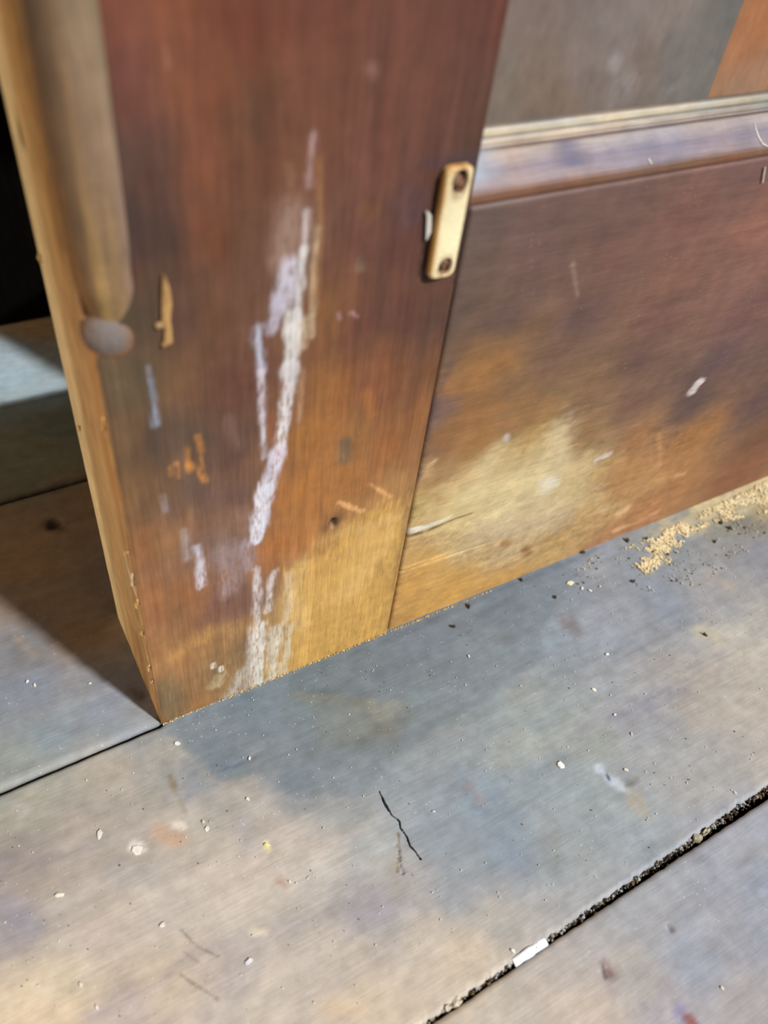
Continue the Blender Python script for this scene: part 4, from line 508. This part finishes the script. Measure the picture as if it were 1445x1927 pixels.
for i, (x, y) in enumerate(GEO['darkbits']):
    o = from_bm('dirt_crumb', flake_mesh(rs.uniform(.0012, .0022), 100+i, .0016, 5), M_BIT, None, (74, 62, 46))
    o.location = (x, y, .0002); o.rotation_euler = (0, 0, rs.uniform(0, 6)); o['category'] = 'crumb'
    o['label'] = 'small dark dirt crumb on the floor below the bottom rail'; o['group'] = 'dark crumbs along the bottom rail'
# things in the open seam
(sx0, sy0), (sx1, sy1) = GEO['strip']
def seam_y(x): return float(line1(np.array([x]))[0])
bm = bmesh.new(); n = 9; top = []; bot = []
for i in range(n):
    t = i/(n-1); x = sx0+(sx1-sx0)*t; y = seam_y(x)+.0008; hw = .0026*(1-.25*abs(math.sin(t*7))) if 0 < i < n-1 else .0020
    z = -.0010+.0006*math.sin(t*5)
    top.append([bm.verts.new((x, y+s*hw, z+.0006*(s+1))) for s in (-1, -.3, .4, 1)]); bot.append([bm.verts.new((x, y+s*hw, z-.0012)) for s in (-1, 1)])
for a, b in zip(top, top[1:]):
    for k in range(3): bm.faces.new((a[k], b[k], b[k+1], a[k+1]))
for i in range(n-1):
    bm.faces.new((top[i][0], top[i+1][0], bot[i+1][0], bot[i][0])); bm.faces.new((top[i][3], top[i+1][3], bot[i+1][1], bot[i][1])); bm.faces.new((bot[i][0], bot[i+1][0], bot[i+1][1], bot[i][1]))
o = from_bm('paint_strip', bm, M_BIT, None, (236, 240, 244), True); o['label'] = 'white strip of paint stuck in the open seam between floorboards'; o['category'] = 'paint strip'
for i, (x, y) in enumerate(GEO['crumb']):
    r = (.0036, .0024, .0034, .0036)[i]
    o = from_bm('plaster_crumb', flake_mesh(r, 300+i, .0030, 7), M_BIT, None, (205, 195, 172) if i < 2 else (176, 166, 140)); o.location = (x, seam_y(x)+.0010, -.0032); o['category'] = 'crumb'
    o['label'] = ['pale round crumb wedged in the seam near its bottom end', 'small pale crumb in the seam, last before the bottom edge', 'dull beige crumb in the wide part of the seam, left of a pair', 'dull beige crumb in the wide part of the seam, right of a pair'][i]
def scatter(name, n, fn, rmin, rmax, cols_, label, cat, zf=.0004, tall=.7):
    q = np.random.RandomState(len(name)); V = []; Fc = []; Cl = []
    k = 0
    for i in range(n):
        p = fn(q)
        if p is None: continue
        r = rmin+(rmax-rmin)*q.rand()**2; a0 = q.rand()*6.28; el = .5+.5*q.rand(); c_, s_ = math.cos(a0), math.sin(a0)
        base = len(V); m = 5; cl = lin(cols_[q.randint(len(cols_))])*K
        for h, sc in ((0, 1), (r*tall, .7)):
            for j in range(m):
                a = j*2*math.pi/m+q.rand()*.5; u = r*sc*math.cos(a); v = el*r*sc*math.sin(a)
                V.append((p[0]+u*c_-v*s_, p[1]+u*s_+v*c_, (p[2] if len(p) > 2 else zf)+h)); Cl.append(cl)
        for j in range(m): Fc.append((base+j, base+(j+1) % m, base+m+(j+1) % m, base+m+j))
        Fc.append(tuple(base+m+j for j in range(m)))
    me = bpy.data.meshes.new(name); me.from_pydata(V, [], Fc); me.update(); setcol(me, np.array(Cl))
    o = link(name, me, M_BIT); o['kind'] = 'stuff'; o['label'] = label; o['category'] = cat; return o
def inpoly(x, y, P):
    r = False; j = len(P)-1
    for i in range(len(P)):
        if (P[i][1] > y) != (P[j][1] > y) and x < (P[j][0]-P[i][0])*(y-P[i][1])/(P[j][1]-P[i][1])+P[i][0]: r = not r
        j = i
    return r
def polyfn(P, clump):
    xs_ = [p[0] for p in P]; ys_ = [p[1] for p in P]
    def f(q):
        x = q.uniform(min(xs_), max(xs_)); y = q.uniform(min(ys_), min(max(ys_), -.002))
        if not inpoly(x, y, P): return None
        if float(fbm(np.array([x/.012]), np.array([y/.010]), 66)[0]) < clump*(q.rand()-.3): return None
        return (x, y)
    return f
scatter('sawdust', 13000, polyfn(GEO['sawpoly'], .25), .0004, .0013, [(246, 226, 176), (248, 232, 190), (232, 206, 150), (236, 222, 186)], 'pale yellow sawdust spilled along the foot of the bottom rail', 'sawdust')
scatter('wood_dust', 2200, polyfn(GEO['sawpoly2'], .3), .0003, .0011, [(214, 196, 150), (150, 138, 112), (96, 84, 66), (222, 212, 190)], 'thin scatter of wood crumbs and grit around the sawdust', 'debris')
scatter('crumb_line', 520, lambda q: (q.uniform(.0, .24), -.0003-abs(q.normal(0, .0005))), .0002, .0007, [(226, 190, 120), (210, 170, 100), (234, 206, 150)], 'fine tan wood crumbs lining the foot of the post and rail', 'debris')
scatter('floor_grit', 900, lambda q: (q.uniform(-.11, .5), q.uniform(-.195, -.004)), .00018, .0006, [(225, 220, 210), (210, 200, 180), (120, 108, 92), (232, 228, 222)], 'fine pale grit strewn over the grey floorboard', 'grit')
def gapfn(q):
    x = q.uniform(.03, .34); g = float(g1(np.array([x]))[0]); return (x, seam_y(x)+g*(.5-abs(q.normal(0, .30))), -.0035-.002*q.rand()+.0022*q.rand())
scatter('seam_debris', 1500, gapfn, .0003, .0014, [(150, 148, 138), (96, 78, 56), (60, 42, 26), (172, 174, 172), (50, 34, 20), (112, 92, 64), (74, 52, 32)], 'gritty grey and brown debris packed along the open floor seam', 'debris', 0, .8)
# loose white fibres clinging to the moulding and rail
def fibre(P, y0, lab):
    pts = []
    for i, (x, z) in enumerate(P): pts.append((x, y0[i] if hasattr(y0, '__len__') else y0, z))
    o = ribbon('lint_fibre', pts, .0009, .0006, M_BIT, (225, 220, 212), None, (0, -1, 0)); o['label'] = lab; o['category'] = 'fibre'
fibre([(x, z) for x, y, z in GEO['fibre']], [y-.0005 for x, y, z in GEO['fibre']], 'curled white fibre hanging over the moulding at the right edge')
fibre(GEO['fibre3'], .0004, 'short white fibre on the rail just under the moulding at the right edge')
fibre([(x, z) for x, y, z in GEO['fibre2']], [y-.0005 for x, y, z in GEO['fibre2']], 'tiny white fibre on the moulding face right of the plate')
